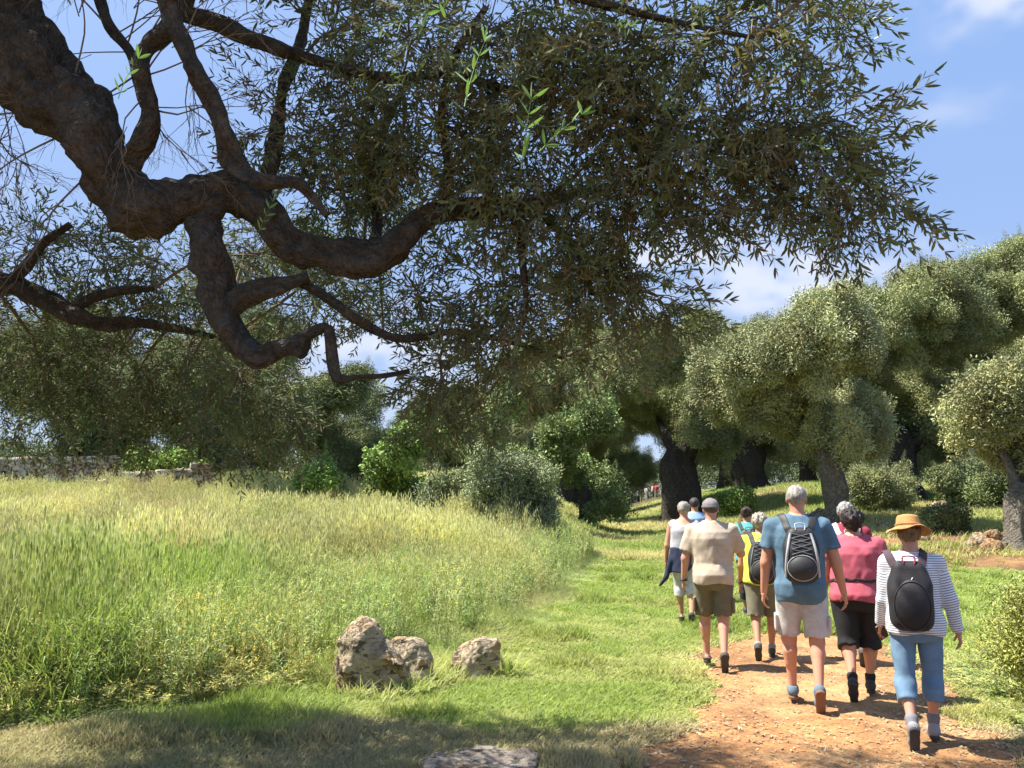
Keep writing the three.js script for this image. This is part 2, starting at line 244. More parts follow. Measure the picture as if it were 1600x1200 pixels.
function field(name, label, category, geos, mat, list) {   // list: [x, z, height, width, colour]
  const g = thing(name, label, category, [0, 0, 0], 0, null, 'stuff'), r = rng(list.length + 5), M = geos.map(() => []), C = geos.map(() => []);
  for (const [x, z, h, w, c, dy = 0] of list) { const k = Math.floor(r() * geos.length); M[k].push(placed(x, groundY(x, z) - 0.01 + dy, z, (r() - 0.5) * 0.25, r() * 6.283, (r() - 0.5) * 0.25, w, h, w)); C[k].push(c); }
  geos.forEach((q, k) => M[k].length && tag(instanced('tufts', q, mat, M[k], C[k], g), null, null, null, 'stuff'));
}
const view = (x, D) => Math.abs(x) < 0.66 * D + 0.8;
const mixc = (a, b, t, v) => rgb(lerp(a[0], b[0], t) * v * 0.9, lerp(a[1], b[1], t) * v * 0.9, lerp(a[2], b[2], t) * v * 0.9);
const rockSpots = [[-1.28, -7.95, 0.34], [-0.98, -8.25, 0.2], [-0.38, -8.8, 0.2], [-0.2, -5.7, 0.42], [4.15, -6.7, 0.3]];
const onRock = (x, z) => rockSpots.some(([a, b, r]) => Math.hypot(x - a, (z - b) * 1.5) < r);
{
  const r = rng(501), lawn = [], dry = [], meadow = [], lush = [], farGrass = [];
  const short = [1, 2, 3].map(k => tuftGeo(k, 13, 0.9, 0.9, 0.16));
  // short lawn grass between meadow and path and beyond it, thinner and drier in the shade of the near tree
  for (let i = 0; i < 420000; i++) {
    const D = 4.8 + 21 * Math.pow(r(), 1.9), x = (r() * 2 - 1) * (0.66 * D + 0.8), z = -D;
    if (meadowIn(x, z) > 0.25 || onRock(x, z)) continue;
    const p = pathIn(x, z); if (p > 0.04 - 0.1 * r()) continue;
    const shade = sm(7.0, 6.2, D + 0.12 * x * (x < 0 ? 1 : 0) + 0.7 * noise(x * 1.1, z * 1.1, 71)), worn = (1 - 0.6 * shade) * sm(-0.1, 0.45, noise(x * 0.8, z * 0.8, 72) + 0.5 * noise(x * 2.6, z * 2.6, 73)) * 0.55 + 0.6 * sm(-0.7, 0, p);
    if (r() < shade * 0.25 + worn * 0.3 + 0.9 * bareEarth(x, z)) continue;
    const keep = D < 9 ? 0.42 : 0.6; if (r() > keep) continue;
    const t = clamp(worn * 0.8 + shade * 0.75 + (r() - 0.5) * 0.5), v = 0.75 + 0.5 * r(), h = (0.045 + 0.06 * r()) * (1 - 0.35 * worn) * (1 + D * 0.015) * (1 + 1.2 * sm(0.3, 0.7, noise(x * 1.4, z * 1.4, 74)));
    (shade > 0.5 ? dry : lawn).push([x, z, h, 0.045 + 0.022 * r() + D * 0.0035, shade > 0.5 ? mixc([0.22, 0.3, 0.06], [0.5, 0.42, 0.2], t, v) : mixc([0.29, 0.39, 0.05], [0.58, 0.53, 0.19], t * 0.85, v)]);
  }
  field('lawn_grass', 'short bright sunlit grass between tall meadow and earth path', 'grass', short, blade, lawn);
  field('shaded_grass', 'thin dry grass in the shade at the bottom edge', 'grass', short, blade, dry);
  // tall meadow
  const tall = [11, 12, 13, 14].map((k, i) => tuftGeo(k, 9, 0.16, 0.55, 0.02, 4, i === 0 ? 0 : 4)), broad = [21, 22].map(k => tuftGeo(k, 12, 0.2, 0.8, 0.035, 4, 0));
  for (let i = 0; i < 150000; i++) {
    const D = 6 + 25 * Math.pow(r(), 1.6), x = -(0.68 * D + 1.5) + r() * (0.68 * D + 5), z = -D, m = meadowIn(x, z);
    if (m < 0 || onRock(x, z) || !view(x, D + 1)) continue;
    if (r() > 0.5) continue;
    const edge = sm(-0.2, 2.4, m), q = noise(x * 0.35, z * 0.35, 81), w = sm(-0.5, -4.2, x + 0.12 * (D - 8)) * sm(13, 9, D);   // weeds take over near the left edge
    if (r() < w * 0.45) continue;
    const green = clamp(0.72 - 0.55 * sm(9, 15, D) + 0.5 * sm(-2.5, 1.5, x - 0.09 * D) + 0.6 * q + 0.35 * noise(x * 1.3, z * 1.3, 83) - 0.45 * sm(-3.2, -5.5, x)), v = (0.7 + 0.6 * r()) * (1 + 0.3 * noise(x * 0.7, z * 0.7, 84)), sorrel = sm(0.25, 0.6, noise(x * 0.6 + 9, z * 0.6, 85)) * 0.5 * r();
    const h = lerp(0.12, 0.62 + 0.3 * r(), edge) * (0.92 + 0.42 * noise(x * 0.8, z * 0.8, 82) + 0.22 * noise(x * 2.4, z * 2.4, 86)) * (D > 12 ? 0.98 : 1), c = mixc([0.66, 0.64, 0.26], [0.31, 0.43, 0.07], green, v).lerp(rgb(0.42, 0.24, 0.12), sorrel);
    (green > 0.62 && r() < 0.75 ? lush : meadow).push([x, z, h, h * 0.9 + 0.18 + D * 0.006, c]);
  }
  // tufts grown up against the boulders
  for (const [x0, z0, ra] of [[-1.28, -7.92, 0.34], [-0.98, -8.2, 0.3], [-0.38, -8.75, 0.3]]) for (let i = 0; i < 150; i++) { const a = r() * 6.283, d = ra * (0.85 + 0.75 * r()), v = 0.75 + 0.5 * r(), h = 0.1 + 0.2 * r() * r() + (Math.sin(a) > 0.3 ? 0 : 0.12); lush.push([x0 + Math.cos(a) * d, z0 + Math.sin(a) * d * 0.8, h, h * 1.1 + 0.1, mixc([0.34, 0.44, 0.07], [0.6, 0.55, 0.22], r() * 0.7, v)]); }
  field('meadow_grass', 'tall seeding straw green meadow grass filling the middle distance', 'grass', tall, blade, meadow);
  field('lush_grass', 'dense tall fresh green grass round and behind the boulders', 'grass', broad, blade, lush);
  // grass on the far banks
  const coarse = [31, 32].map(k => tuftGeo(k, 16, 0.8, 0.7, 0.09, 3));
  for (let i = 0; i < 120000; i++) {
    const D = 22 + 60 * Math.pow(r(), 1.7), x = (r() * 2 - 1) * (0.68 * D + 1), z = -D;
    if (meadowIn(x, z) > 0.4 || r() < 0.93 * bareEarth(x, z)) continue;
    if (r() > 0.5) continue;
    const t = clamp(0.45 + 0.8 * noise(x * 0.3, z * 0.3, 91)), v = 0.75 + 0.5 * r();
    farGrass.push([x, z, 0.12 + 0.22 * r(), 0.2 + D * 0.004, mixc([0.28, 0.38, 0.06], [0.6, 0.55, 0.2], t, v)]);
  }
  field('bank_grass', 'sunny grass on the banks and lawns among the far trees', 'grass', coarse, blade, farGrass);
  // weeds of the meadow: leafy brambles, yellow feathery plants, plants at the right edge
  const leafyW = [41, 42].map(k => weedGeo(k, 5, 12, 0.16, 0.09)), feather = [43, 44, 45].map(k => weedGeo(k, 6, 26, 0.13, 0.02, 2));
  const br = [], ye = [];
  for (let i = 0; i < 26000; i++) {
    const D = 6 + 10 * r(), x = -(0.68 * D + 1) + r() * (0.62 * D), z = -D, m = meadowIn(x, z); if (m < 0.15) continue;
    const b = sm(0.15, 0.5, sm(2.4, 0.6, Math.hypot((x + 7.0) * 0.5, (D - 11.4) * 0.55)) * (1 + 0.7 * noise(x, z, 95))), y = sm(0.2, 0.6, sm(2.6, 0.5, Math.hypot((x + 3.4) * 0.8, (D - 8.4))) + 0.35 * noise(x * 1.2, z * 1.2, 96)), v = 0.7 + 0.6 * r();
    if (r() < b * 0.42) br.push([x, z, (0.35 + 0.45 * r()) * sm(-0.4, 1.6, m), 0.5 + 0.3 * r(), mixc([0.13, 0.27, 0.05], [0.3, 0.4, 0.09], r(), v)]);
    else if (m > 0.35 && r() < y * 0.17) ye.push([x, z, lerp(0.2, 0.7, sm(0, 2.2, m)) * (0.7 + 0.5 * r()), 0.34 + 0.25 * r(), mixc([0.6, 0.53, 0.15], [0.36, 0.42, 0.1], r() * 0.8, v)]);
  }
  field('bramble_weeds', 'broad leafy green weeds in the meadow near the left edge', 'weeds', leafyW, weedLeaf, br);
  field('yellow_weeds', 'feathery yellow flowering weeds left of the boulders', 'weeds', feather, weedLeaf, ye);
  const ed = []; for (let i = 0; i < 900; i++) { const D = 5.9 + 3.4 * r(), x = 3.75 + 0.1 * (D - 6) + 2.2 * Math.pow(r(), 0.7), z = -D; if (pathIn(x, z) > -0.12) continue; const k = sm(4.0, 5.0, x - 0.16 * (D - 6.5)); if (r() > 0.2 + 0.8 * k) continue; ed.push([x, z, 0.16 + (0.25 + 0.5 * r()) * k, 0.35 + 0.3 * r(), mixc([0.46, 0.46, 0.1], [0.24, 0.36, 0.07], r(), 0.75 + 0.5 * r())]); }
  field('edge_weeds', 'yellow green leafy weeds crowding the path at the right edge', 'weeds', feather, weedLeaf, ed);
  // loose wildflowers and dry stalks through the meadow
  const fl = []; for (let i = 0; i < 2600; i++) { const D = 7 + 16 * r(), x = -(0.68 * D) + r() * (0.68 * D + 3), z = -D; if (meadowIn(x, z) < 0.4 || onRock(x, z)) continue; fl.push([x, z, 0.6 + 0.5 * r(), 0.4 + 0.3 * r(), mixc([0.42, 0.45, 0.16], [0.2, 0.34, 0.06], r(), 0.8 + 0.4 * r())]); }
  field('wild_flowers', 'scattered slender flowering stems standing through the meadow grass', 'wildflowers', feather, weedLeaf, fl);
  // fallen leaves, straw and pebbles on the path and the shaded earth
  const bit = new THREE.BufferGeometry(); bit.setAttribute('position', new THREE.Float32BufferAttribute([-1, 0, 0, 0, 0.12, -0.25, 0, 0.12, 0.25, 1, 0, 0], 3)); bit.setIndex([0, 2, 1, 1, 2, 3]); bit.computeVertexNormals();
  const peb = new THREE.IcosahedronGeometry(1, 1); { const p = peb.attributes.position; for (let i = 0; i < p.count; i++) { const k = 1 + 0.3 * noise(p.getX(i) * 1.7, p.getY(i) * 1.7, p.getZ(i) * 1.7); p.setXYZ(i, p.getX(i) * k, p.getY(i) * k * 0.6, p.getZ(i) * k); } peb.computeVertexNormals(); }
  const L = [], LC = [], P = [], PC = [];
  for (let i = 0; i < 60000; i++) {
    const D = 4.8 + 7 * Math.pow(r(), 1.4), x = (r() * 2 - 1) * (0.66 * D + 0.5), z = -D, inP = pathIn(x, z), shade = sm(7, 6, D + 0.5 * noise(x, z, 97)); if (meadowIn(x, z) > 0) continue;
    const edge = inP > 0 ? 0.16 + 0.5 * sm(0.6, 0, inP) + 0.3 * sm(0.1, 0.6, noise(x * 1.2, z * 1.2, 98)) : 0.5 * shade; if (r() > edge) continue;
    const y = groundY(x, z) + (inP > 0 ? 0.014 + 0.024 * clamp(inP / 0.5) : 0.016);
    if (r() < 0.86) { const s = 0.012 + 0.02 * r(); L.push(placed(x, y, z, (r() - 0.5) * 0.6, r() * 6.28, (r() - 0.5) * 0.6, s, s, s * (0.5 + r()))); LC.push(mixc([0.55, 0.45, 0.26], [0.2, 0.12, 0.06], r(), 0.7 + 0.5 * r())); }
    else { const s = 0.005 + 0.012 * r() * r(); P.push(placed(x, y - 0.003, z, r(), r() * 6, r(), s)); PC.push(mixc([0.5, 0.42, 0.32], [0.42, 0.25, 0.14], r(), 0.6 + 0.5 * r())); }
  }
  const lg = thing('leaf_litter', 'dry fallen leaves and straw scattered on the path and shaded ground', 'litter', [0, 0, 0], 0, null, 'stuff'); instanced('fallen_leaves', bit, std([1, 1, 1], 0.9), L, LC, lg);
  const pg = thing('path_pebbles', 'small pebbles scattered over the earth path', 'pebbles', [0, 0, 0], 0, null, 'stuff'); instanced('pebbles', peb, std([1, 1, 1], 0.95), P, PC, pg);
}
// ---------- trees ----------
const barkMap = grainTexture(512, (u, v) => { const n = 0.62 + 0.5 * tile(u, v * 0.999, 8, 5, 11) + 0.35 * tile(u, v, 40, 3, 12), l = tile(u, v, 14, 3, 13) > 0.3 ? 1.35 : 1; return [toS(clamp(n * l)), toS(clamp(n * l * 0.98)), toS(clamp(n * l * 0.93))]; }, true);
const barkBump = grainTexture(512, (u, v) => { const n = 0.5 + 0.55 * tile(u, v, 10, 5, 14) + 0.3 * Math.abs(tile(u, v, 24, 3, 15)); return [n, n, n]; });
for (const t of [barkMap, barkBump]) t.repeat.set(2.2, 1.6);
const bark = std([0.088, 0.076, 0.06], 0.95, { map: barkMap, bumpMap: barkBump, bumpScale: 0.06 }), darkBark = std([0.085, 0.07, 0.055], 0.95, { map: barkMap, bumpMap: barkBump, bumpScale: 0.05 }), paleBark = std([0.24, 0.215, 0.175], 0.95, { map: barkMap, bumpMap: barkBump, bumpScale: 0.05 });
const twigMat = std([0.17, 0.14, 0.1], 0.9);

// one narrow leaf from the origin along +y, folded along its rib
function leafGeo(l, w, fold = 0.25) {
  const p = [], t = [], rows = [[0, 0.05], [0.25, 0.8], [0.55, 1], [0.82, 0.6], [1, 0.02]];
  for (const [y, k] of rows) { const b = 0.12 * y * y * l; p.push(-w * k / 2, y * l, fold * w * k + b, 0, y * l, b, w * k / 2, y * l, fold * w * k + b); }
  for (let i = 0; i < 4; i++) { const a = i * 3; for (const o of [0, 1]) t.push(a + o, a + o + 1, a + o + 3, a + o + 1, a + o + 4, a + o + 3); }
  const g = new THREE.BufferGeometry(); g.setAttribute('position', new THREE.Float32BufferAttribute(p, 3)); g.setIndex(t); g.computeVertexNormals(); return g;
}
const LEAF = leafGeo(0.058, 0.0125);
function sprayLeaves(seed, len = 0.24, pairs = 8) {   // matrices of leaves in opposite pairs along a bent stem, and the stem's points
  const r = rng(seed), M = [], S = [], bx = (r() - 0.5) * 0.3, bz = (r() - 0.5) * 0.3, P = t => V(bx * len * t * t, len * t, bz * len * t * t);
  for (let i = 0; i <= 4; i++) { const p = P(i / 4); S.push([p.x, p.y, p.z, 0.0018 * (1.25 - i / 4)]); }
  for (let k = 0; k < pairs; k++) { const t = 0.14 + 0.86 * k / (pairs - 1), a = k * 1.57 + r() * 0.5; for (const s of [0, Math.PI]) { if (r() < 0.1) continue; const an = a + s + (r() - 0.5) * 0.7, el = 0.55 + 0.55 * r(); M.push(aimed(P(t), V(Math.cos(an) * Math.cos(el), Math.sin(el), Math.sin(an) * Math.cos(el)), r() * 6.28, 0.72 + 0.5 * r())); } }
  M.push(aimed(P(1), V(bx, 1, bz), r() * 6, 0.9)); return [M, S];
}
function sprayGeo(seed, len, pairs) { const [M, S] = sprayLeaves(seed, len, pairs), L = M.map(m => LEAF.clone().applyMatrix4(m)); const st = limbTube(S, 3, 0.07, 0, 1, false); st.deleteAttribute('uv'); return mergeGeometries([...L, st]); }

// --- the old olive overhead ---
{
  const W = [
  ['limb', [[-2.84,4.41,-4.30,0.223], [-2.66,4.17,-4.25,0.211], [-2.49,3.97,-4.25,0.182], [-2.31,3.76,-4.25,0.157], [-2.20,3.58,-4.25,0.142], [-2.14,3.44,-4.30,0.153], [-2.00,3.33,-4.30,0.139], [-1.87,3.37,-4.35,0.123], [-1.69,3.43,-4.35,0.116], [-1.52,3.44,-4.40,0.110], [-1.36,3.36,-4.40,0.107], [-1.27,3.22,-4.40,0.103], [-1.13,3.13,-4.40,0.095], [-0.94,3.10,-4.40,0.088], [-0.75,3.10,-4.40,0.085], [-0.62,3.17,-4.40,0.081], [-0.53,3.28,-4.40,0.071], [-0.38,3.36,-4.40,0.064], [-0.19,3.38,-4.40,0.060], [0.00,3.38,-4.40,0.050], [0.18,3.46,-4.50,0.036], [0.41,3.55,-4.60,0.026], [0.71,3.65,-4.70,0.019], [1.01,3.71,-4.80,0.012]]],
  ['branch', [[-1.69,3.42,-4.35,0.106], [-1.70,3.27,-4.35,0.091], [-1.65,3.11,-4.30,0.100], [-1.59,2.96,-4.30,0.093], [-1.56,2.83,-4.30,0.106], [-1.51,2.70,-4.30,0.085], [-1.43,2.59,-4.30,0.068], [-1.31,2.52,-4.25,0.060], [-1.23,2.56,-4.25,0.054], [-1.14,2.57,-4.20,0.050], [-1.07,2.55,-4.20,0.056]]],
  ['branch', [[-2.11,3.54,-4.25,0.083], [-2.01,3.63,-4.20,0.058], [-1.92,3.81,-4.15,0.055], [-1.95,3.99,-4.10,0.047], [-1.95,4.14,-4.10,0.048], [-1.82,4.28,-4.10,0.044], [-1.75,4.42,-4.10,0.041], [-1.70,4.66,-4.10,0.038]]],
  ['branch', [[-1.75,4.41,-3.70,0.050], [-1.67,4.18,-3.70,0.047], [-1.61,4.02,-3.70,0.043], [-1.52,3.81,-3.70,0.043], [-1.45,3.69,-3.75,0.043], [-1.38,3.54,-3.75,0.043], [-1.34,3.40,-3.80,0.046], [-1.27,3.32,-3.80,0.046], [-1.15,3.30,-3.80,0.034], [-1.05,3.31,-3.85,0.028], [-0.98,3.25,-3.90,0.022], [-0.91,3.16,-3.90,0.013]]],
  ['branch', [[-1.77,4.36,-4.10,0.041], [-1.59,4.36,-4.20,0.049], [-1.46,4.28,-4.20,0.045], [-1.30,4.22,-4.20,0.042], [-1.22,4.24,-4.30,0.039], [-1.03,4.18,-4.30,0.032], [-0.71,4.10,-4.30,0.028], [-0.35,4.06,-4.20,0.024], [0.00,3.92,-4.10,0.020], [0.39,3.78,-4.00,0.016], [0.80,3.63,-3.90,0.011], [1.18,3.52,-3.80,0.006]]],
  ['branch', [[-2.48,4.86,-4.50,0.038], [-2.43,4.69,-4.50,0.034], [-2.29,4.44,-4.40,0.033], [-2.18,4.31,-4.40,0.029], [-2.08,4.06,-4.30,0.025], [-1.98,3.88,-4.20,0.024]]],
  ['branch', [[-5.11,3.80,-5.60,0.109], [-4.31,3.52,-5.60,0.085], [-3.80,3.35,-5.60,0.072], [-3.58,3.30,-5.60,0.067], [-3.38,3.22,-5.60,0.067], [-3.18,3.12,-5.60,0.062], [-3.01,3.03,-5.60,0.053], [-2.89,3.00,-5.70,0.045], [-2.74,3.04,-5.80,0.037], [-2.52,3.04,-6.00,0.028], [-2.20,2.99,-6.20,0.015]]],
  ['branch', [[-1.14,2.57,-4.20,0.040], [-1.03,2.64,-4.20,0.033], [-0.96,2.66,-4.20,0.030], [-0.93,2.50,-4.20,0.033], [-0.90,2.40,-4.20,0.030], [-0.81,2.42,-4.30,0.013], [-0.69,2.44,-4.40,0.014], [-0.57,2.48,-4.50,0.011]]],
  ['branch', [[-1.16,2.96,-4.40,0.028], [-0.98,2.85,-4.40,0.028], [-0.89,2.78,-4.40,0.028], [-0.80,2.73,-4.50,0.028], [-0.66,2.67,-4.50,0.025], [-0.52,2.69,-4.60,0.022], [-0.34,2.74,-4.70,0.019], [-0.04,2.71,-4.80,0.015], [0.31,2.64,-5.00,0.010]]],
  ['branch', [[-1.53,2.80,-4.30,0.068], [-1.42,2.86,-4.30,0.062], [-1.27,2.91,-4.30,0.048], [-1.11,2.98,-4.35,0.031]]],
  ['branch', [[-0.04,3.38,-4.40,0.039], [0.12,3.37,-4.40,0.028], [0.22,3.29,-4.40,0.025], [0.32,3.19,-4.40,0.021], [0.40,3.05,-4.40,0.018], [0.44,2.89,-4.40,0.011]]],
  ['branch', [[0.00,3.36,-4.40,0.032], [0.04,3.22,-4.30,0.024], [0.06,3.01,-4.30,0.021], [0.07,2.76,-4.30,0.014], [0.00,2.61,-4.40,0.010]]],
  ['branch', [[-1.42,3.36,-4.40,0.050], [-1.39,3.79,-4.60,0.041], [-1.42,4.25,-4.80,0.036], [-1.37,4.75,-5.00,0.033], [-1.36,5.34,-5.20,0.031]]],
  ['branch', [[-0.79,3.11,-4.40,0.035], [-0.78,3.36,-4.60,0.033], [-0.86,3.71,-4.80,0.031], [-0.82,4.13,-5.00,0.025], [-0.69,4.59,-5.20,0.022]]],
  ['branch', [[-0.39,3.36,-4.40,0.032], [-0.35,3.58,-4.30,0.028], [-0.38,3.83,-4.20,0.024], [-0.30,4.05,-4.00,0.020], [-0.13,4.27,-3.90,0.016]]],
  ['branch', [[-1.70,4.66,-4.10,0.038], [-1.22,4.55,-3.80,0.035], [-0.73,4.34,-3.60,0.030], [-0.24,4.17,-3.50,0.024], [0.23,4.01,-3.40,0.020], [0.68,3.89,-3.40,0.014], [1.08,3.80,-3.40,0.008]]],
  ['branch', [[-3.51,3.26,-5.60,0.031], [-3.34,3.35,-5.50,0.035], [-3.17,3.50,-5.40,0.030], [-3.00,3.63,-5.40,0.022]]],
  ['branch', [[-3.07,3.06,-5.60,0.036], [-2.94,3.16,-5.60,0.036], [-2.72,3.22,-5.60,0.031], [-2.54,3.26,-5.70,0.018]]],
  ];
  const tree = thing('olive_tree', 'old gnarled olive tree whose dark branches arch over the top of the scene', 'tree', [0, 0, 0]);
  part('trunk', limbTube([[-5.7, -0.3, -4.7, 0.95], [-5.6, 0.25, -4.7, 0.68], [-5.5, 1.0, -4.65, 0.54], [-5.3, 1.8, -4.6, 0.48], [-5.0, 2.6, -4.5, 0.45], [-4.5, 3.5, -4.45, 0.39], [-3.9, 4.25, -4.4, 0.33], [-3.35, 4.62, -4.35, 0.27], [-2.9, 4.46, -4.3, 0.225]], 30, 0.06, 0.16, 3, true, true), bark, tree);
  const extra = [['limb', [[-4.7, 3.3, -4.45, 0.25], [-5.0, 4.4, -4.9, 0.2], [-5.2, 5.3, -5.5, 0.14], [-5.5, 6.1, -6.2, 0.07]]], ['limb', [[-3.6, 4.45, -4.4, 0.2], [-3.0, 5.35, -4.6, 0.16], [-2.1, 5.75, -4.3, 0.12], [-1.0, 5.9, -4.2, 0.09], [0.2, 5.7, -4.1, 0.05]]], ['branch', [[-2.5, 5.6, -4.5, 0.07], [-2.15, 5.2, -4.1, 0.06], [-1.9, 4.8, -3.8, 0.052], [-1.75, 4.4, -3.7, 0.05]]], ['branch', [[-2.9, 5.4, -4.6, 0.06], [-2.6, 5.15, -4.55, 0.045], [-2.48, 4.86, -4.5, 0.038]]], ['branch', [[-4.75, 2.95, -4.5, 0.17], [-5.2, 3.55, -5.0, 0.14], [-5.11, 3.8, -5.6, 0.109]]], ['branch', [[-2.1, 5.75, -4.3, 0.07], [-1.85, 5.2, -4.15, 0.045], [-1.7, 4.66, -4.1, 0.038]]], ['branch', [[-3.3, 5.0, -4.5, 0.07], [-4.2, 5.4, -3.9, 0.06], [-5.6, 5.6, -3.4, 0.04]]]];
  const nodes = [];
  const allLimbs = [...W, ...extra];
  allLimbs.forEach(([n, p], i) => {
    const old = p[0][3] > 0.045; part(n, limbTube(p, old ? 30 : 9, old ? 0.022 : 0.04, old ? 0.4 : 0.2, i * 3.7), bark, tree);
    const c = new THREE.CatmullRomCurve3(p.map(q => V(q[0], q[1], q[2]))); const N = Math.ceil(c.getLength() / 0.12); for (let k = Math.ceil(N * 0.15); k <= N; k++) nodes.push(c.getPoint(k / N));
  });
  // leafy masses: centre and radius
  const C = [
    [-1.07,4.51,-4.60,0.42], [-0.56,4.27,-4.20,0.42], [-0.13,4.10,-3.90,0.39], [0.25,4.01,-3.70,0.37], [0.60,3.92,-3.60,0.36], [0.93,3.92,-3.60,0.33], [1.26,3.95,-3.60,0.29], [1.55,4.09,-3.70,0.17], [-1.35,4.03,-4.70,0.39], [-0.91,3.99,-4.60,0.42],
    [-0.42,3.84,-4.30,0.42], [0.00,3.70,-4.00,0.39], [0.37,3.60,-3.80,0.37], [0.73,3.55,-3.70,0.36], [1.06,3.59,-3.70,0.33], [1.37,3.55,-3.70,0.27], [1.62,3.60,-3.80,0.19], [-1.07,3.59,-4.70,0.30], [-0.59,3.67,-4.50,0.33], [-0.14,3.55,-4.30,0.31],
    [0.27,3.39,-4.10,0.33], [0.62,3.34,-4.00,0.32], [0.95,3.30,-3.90,0.28], [1.27,3.33,-3.90,0.28], [1.51,3.36,-3.80,0.25], [1.74,3.26,-3.80,0.17], [1.63,3.15,-3.80,0.11], [0.28,3.11,-4.30,0.31], [0.62,3.11,-4.30,0.28], [0.18,2.92,-4.50,0.32],
    [0.54,2.95,-4.50,0.27], [0.82,2.90,-4.50,0.18], [-0.15,3.02,-4.60,0.29], [-0.07,2.74,-4.70,0.26], [0.31,2.78,-4.90,0.23], [0.61,2.76,-5.00,0.16], [-0.61,2.99,-4.80,0.25], [-0.39,2.56,-5.00,0.26], [-0.25,2.36,-5.40,0.25], [0.00,2.51,-5.20,0.29],
    [-0.51,2.39,-5.40,0.19], [-1.76,3.44,-5.50,0.35], [-1.44,3.08,-5.50,0.31], [-1.00,3.18,-5.20,0.21], [-1.98,2.62,-6.00,0.38], [-1.77,2.51,-6.30,0.34], [-2.02,2.28,-6.50,0.23], [-3.44,3.58,-5.80,0.37], [-3.02,3.53,-5.80,0.37], [-2.64,3.54,-6.00,0.38],
    [-3.69,3.06,-6.30,0.52], [-3.13,2.96,-6.30,0.52], [-2.59,2.96,-6.30,0.47], [-3.82,2.60,-6.60,0.52], [-3.25,2.55,-6.60,0.46], [-2.73,2.55,-6.60,0.39], [-2.41,2.29,-6.60,0.18], [-4.33,2.88,-6.40,0.50], [-4.12,3.44,-6.00,0.48], [-2.02,4.04,-6.60,0.48],
    [-1.48,3.61,-6.60,0.42], [-2.50,3.61,-6.80,0.43], [-1.03,4.08,-6.40,0.47], [-0.92,2.96,-5.80,0.25],
  ];
  for (const c of C) if (c[2] < -6.2 && c[0] < -1.5) c[2] -= 0.15;
  const r = rng(900), twigs = [], M = [[], [], [], []], COL = [[], [], [], []];
  for (let k = 0; k < 46; k++) C.push([-8 + 3.4 * r(), 3.9 + 2.6 * r(), -3.6 - 2.3 * r(), 0.55 + 0.2 * r()]);      // the crown goes on past the picture's side
  for (let k = 0; k < 60; k++) { const D = 3 + 3.2 * r(); C.push([-5 + 6 * r(), 2.3 + 0.68 * D + 1.5 * r(), -D, 0.5]); }   // and above it
  const sprays = [1, 2, 3, 4].map(k => sprayGeo(k * 13, 0.2 + 0.03 * k, 7 + (k & 1)));
  const grow = (a, b, ra, rb, sag) => { const m = a.clone().lerp(b, 0.5).add(V((r() - 0.5) * 0.2, sag + (r() - 0.5) * 0.15, (r() - 0.5) * 0.2).multiplyScalar(a.distanceTo(b))), q = a.clone().lerp(b, 0.8).add(V((r() - 0.5) * 0.1, sag * 0.6, (r() - 0.5) * 0.1).multiplyScalar(a.distanceTo(b))); const p = [a, m, q, b].map((v, i) => [v.x, v.y, v.z, lerp(ra, rb, i / 3)]); twigs.push(limbTube(p, 4, Math.max(0.05, a.distanceTo(b) / 6), 0, 1, false)); return new THREE.CatmullRomCurve3([a, m, q, b]); };
  for (const [x, y, z, R] of C) {
    const c = V(x, y, z); let near = nodes[0], bd = 1e9; for (const n of nodes) { const d = n.distanceToSquared(c); if (d < bd) { bd = d; near = n; } }
    const main = Math.sqrt(bd) > 0.1 ? grow(near, c, Math.min(0.02, 0.006 + 0.01 * Math.sqrt(bd)), 0.005, 0.12) : null;
    const n = Math.max(6, Math.round((z > -5.2 && x > -1.3 ? 22 : z < -5.9 ? 19 : 14) * Math.pow(R / 0.35, 1.6)));
    for (let k = 0; k < n; k++) {
      const d = V(r() * 2 - 1, r() * 2 - 1, r() * 2 - 1); if (d.length() > 1) d.normalize(); d.multiplyScalar(R * (0.6 + 0.5 * r()));
      const from = main && r() < 0.4 ? main.getPoint(0.5 + 0.5 * r()) : c.clone().addScaledVector(d, 0.12), to = c.clone().add(d); to.y -= 0.05 * r();
      const tw = grow(from, to, 0.004, 0.0018, 0.06);
      const m = 6;
      for (let s = 0; s < m; s++) {
        const t = 0.25 + 0.75 * (s + r()) / m, p = tw.getPoint(clamp(t)), T = tw.getTangent(clamp(t)), dir = T.multiplyScalar(0.7).add(V(r() - 0.5, r() - 0.62, r() - 0.5).multiplyScalar(1.5)), q = Math.floor(r() * 4), b = 0.6 + 0.72 * r();
        M[q].push(aimed(p, dir, r() * 6.28, 0.8 + 0.35 * r())); COL[q].push(rgb(lerp(0.115, 0.19, r()) * b, lerp(0.142, 0.215, r()) * b, lerp(0.05, 0.09, r()) * b));
      }
    }
  }
  // bare dead twigs against the sky beside the thick limb
  const bare = (p, d, l, rad, depth) => { const e = p.clone().addScaledVector(d, l); grow(p, e, rad, rad * 0.55, 0); if (depth) for (let k = 0; k < 3; k++) bare(p.clone().lerp(e, 0.45 + 0.55 * r()), d.clone().add(V(r() - 0.5, r() - 0.55, (r() - 0.5) * 0.6).multiplyScalar(1.5)).normalize(), l * (0.5 + 0.3 * r()), rad * 0.6, depth - 1); };
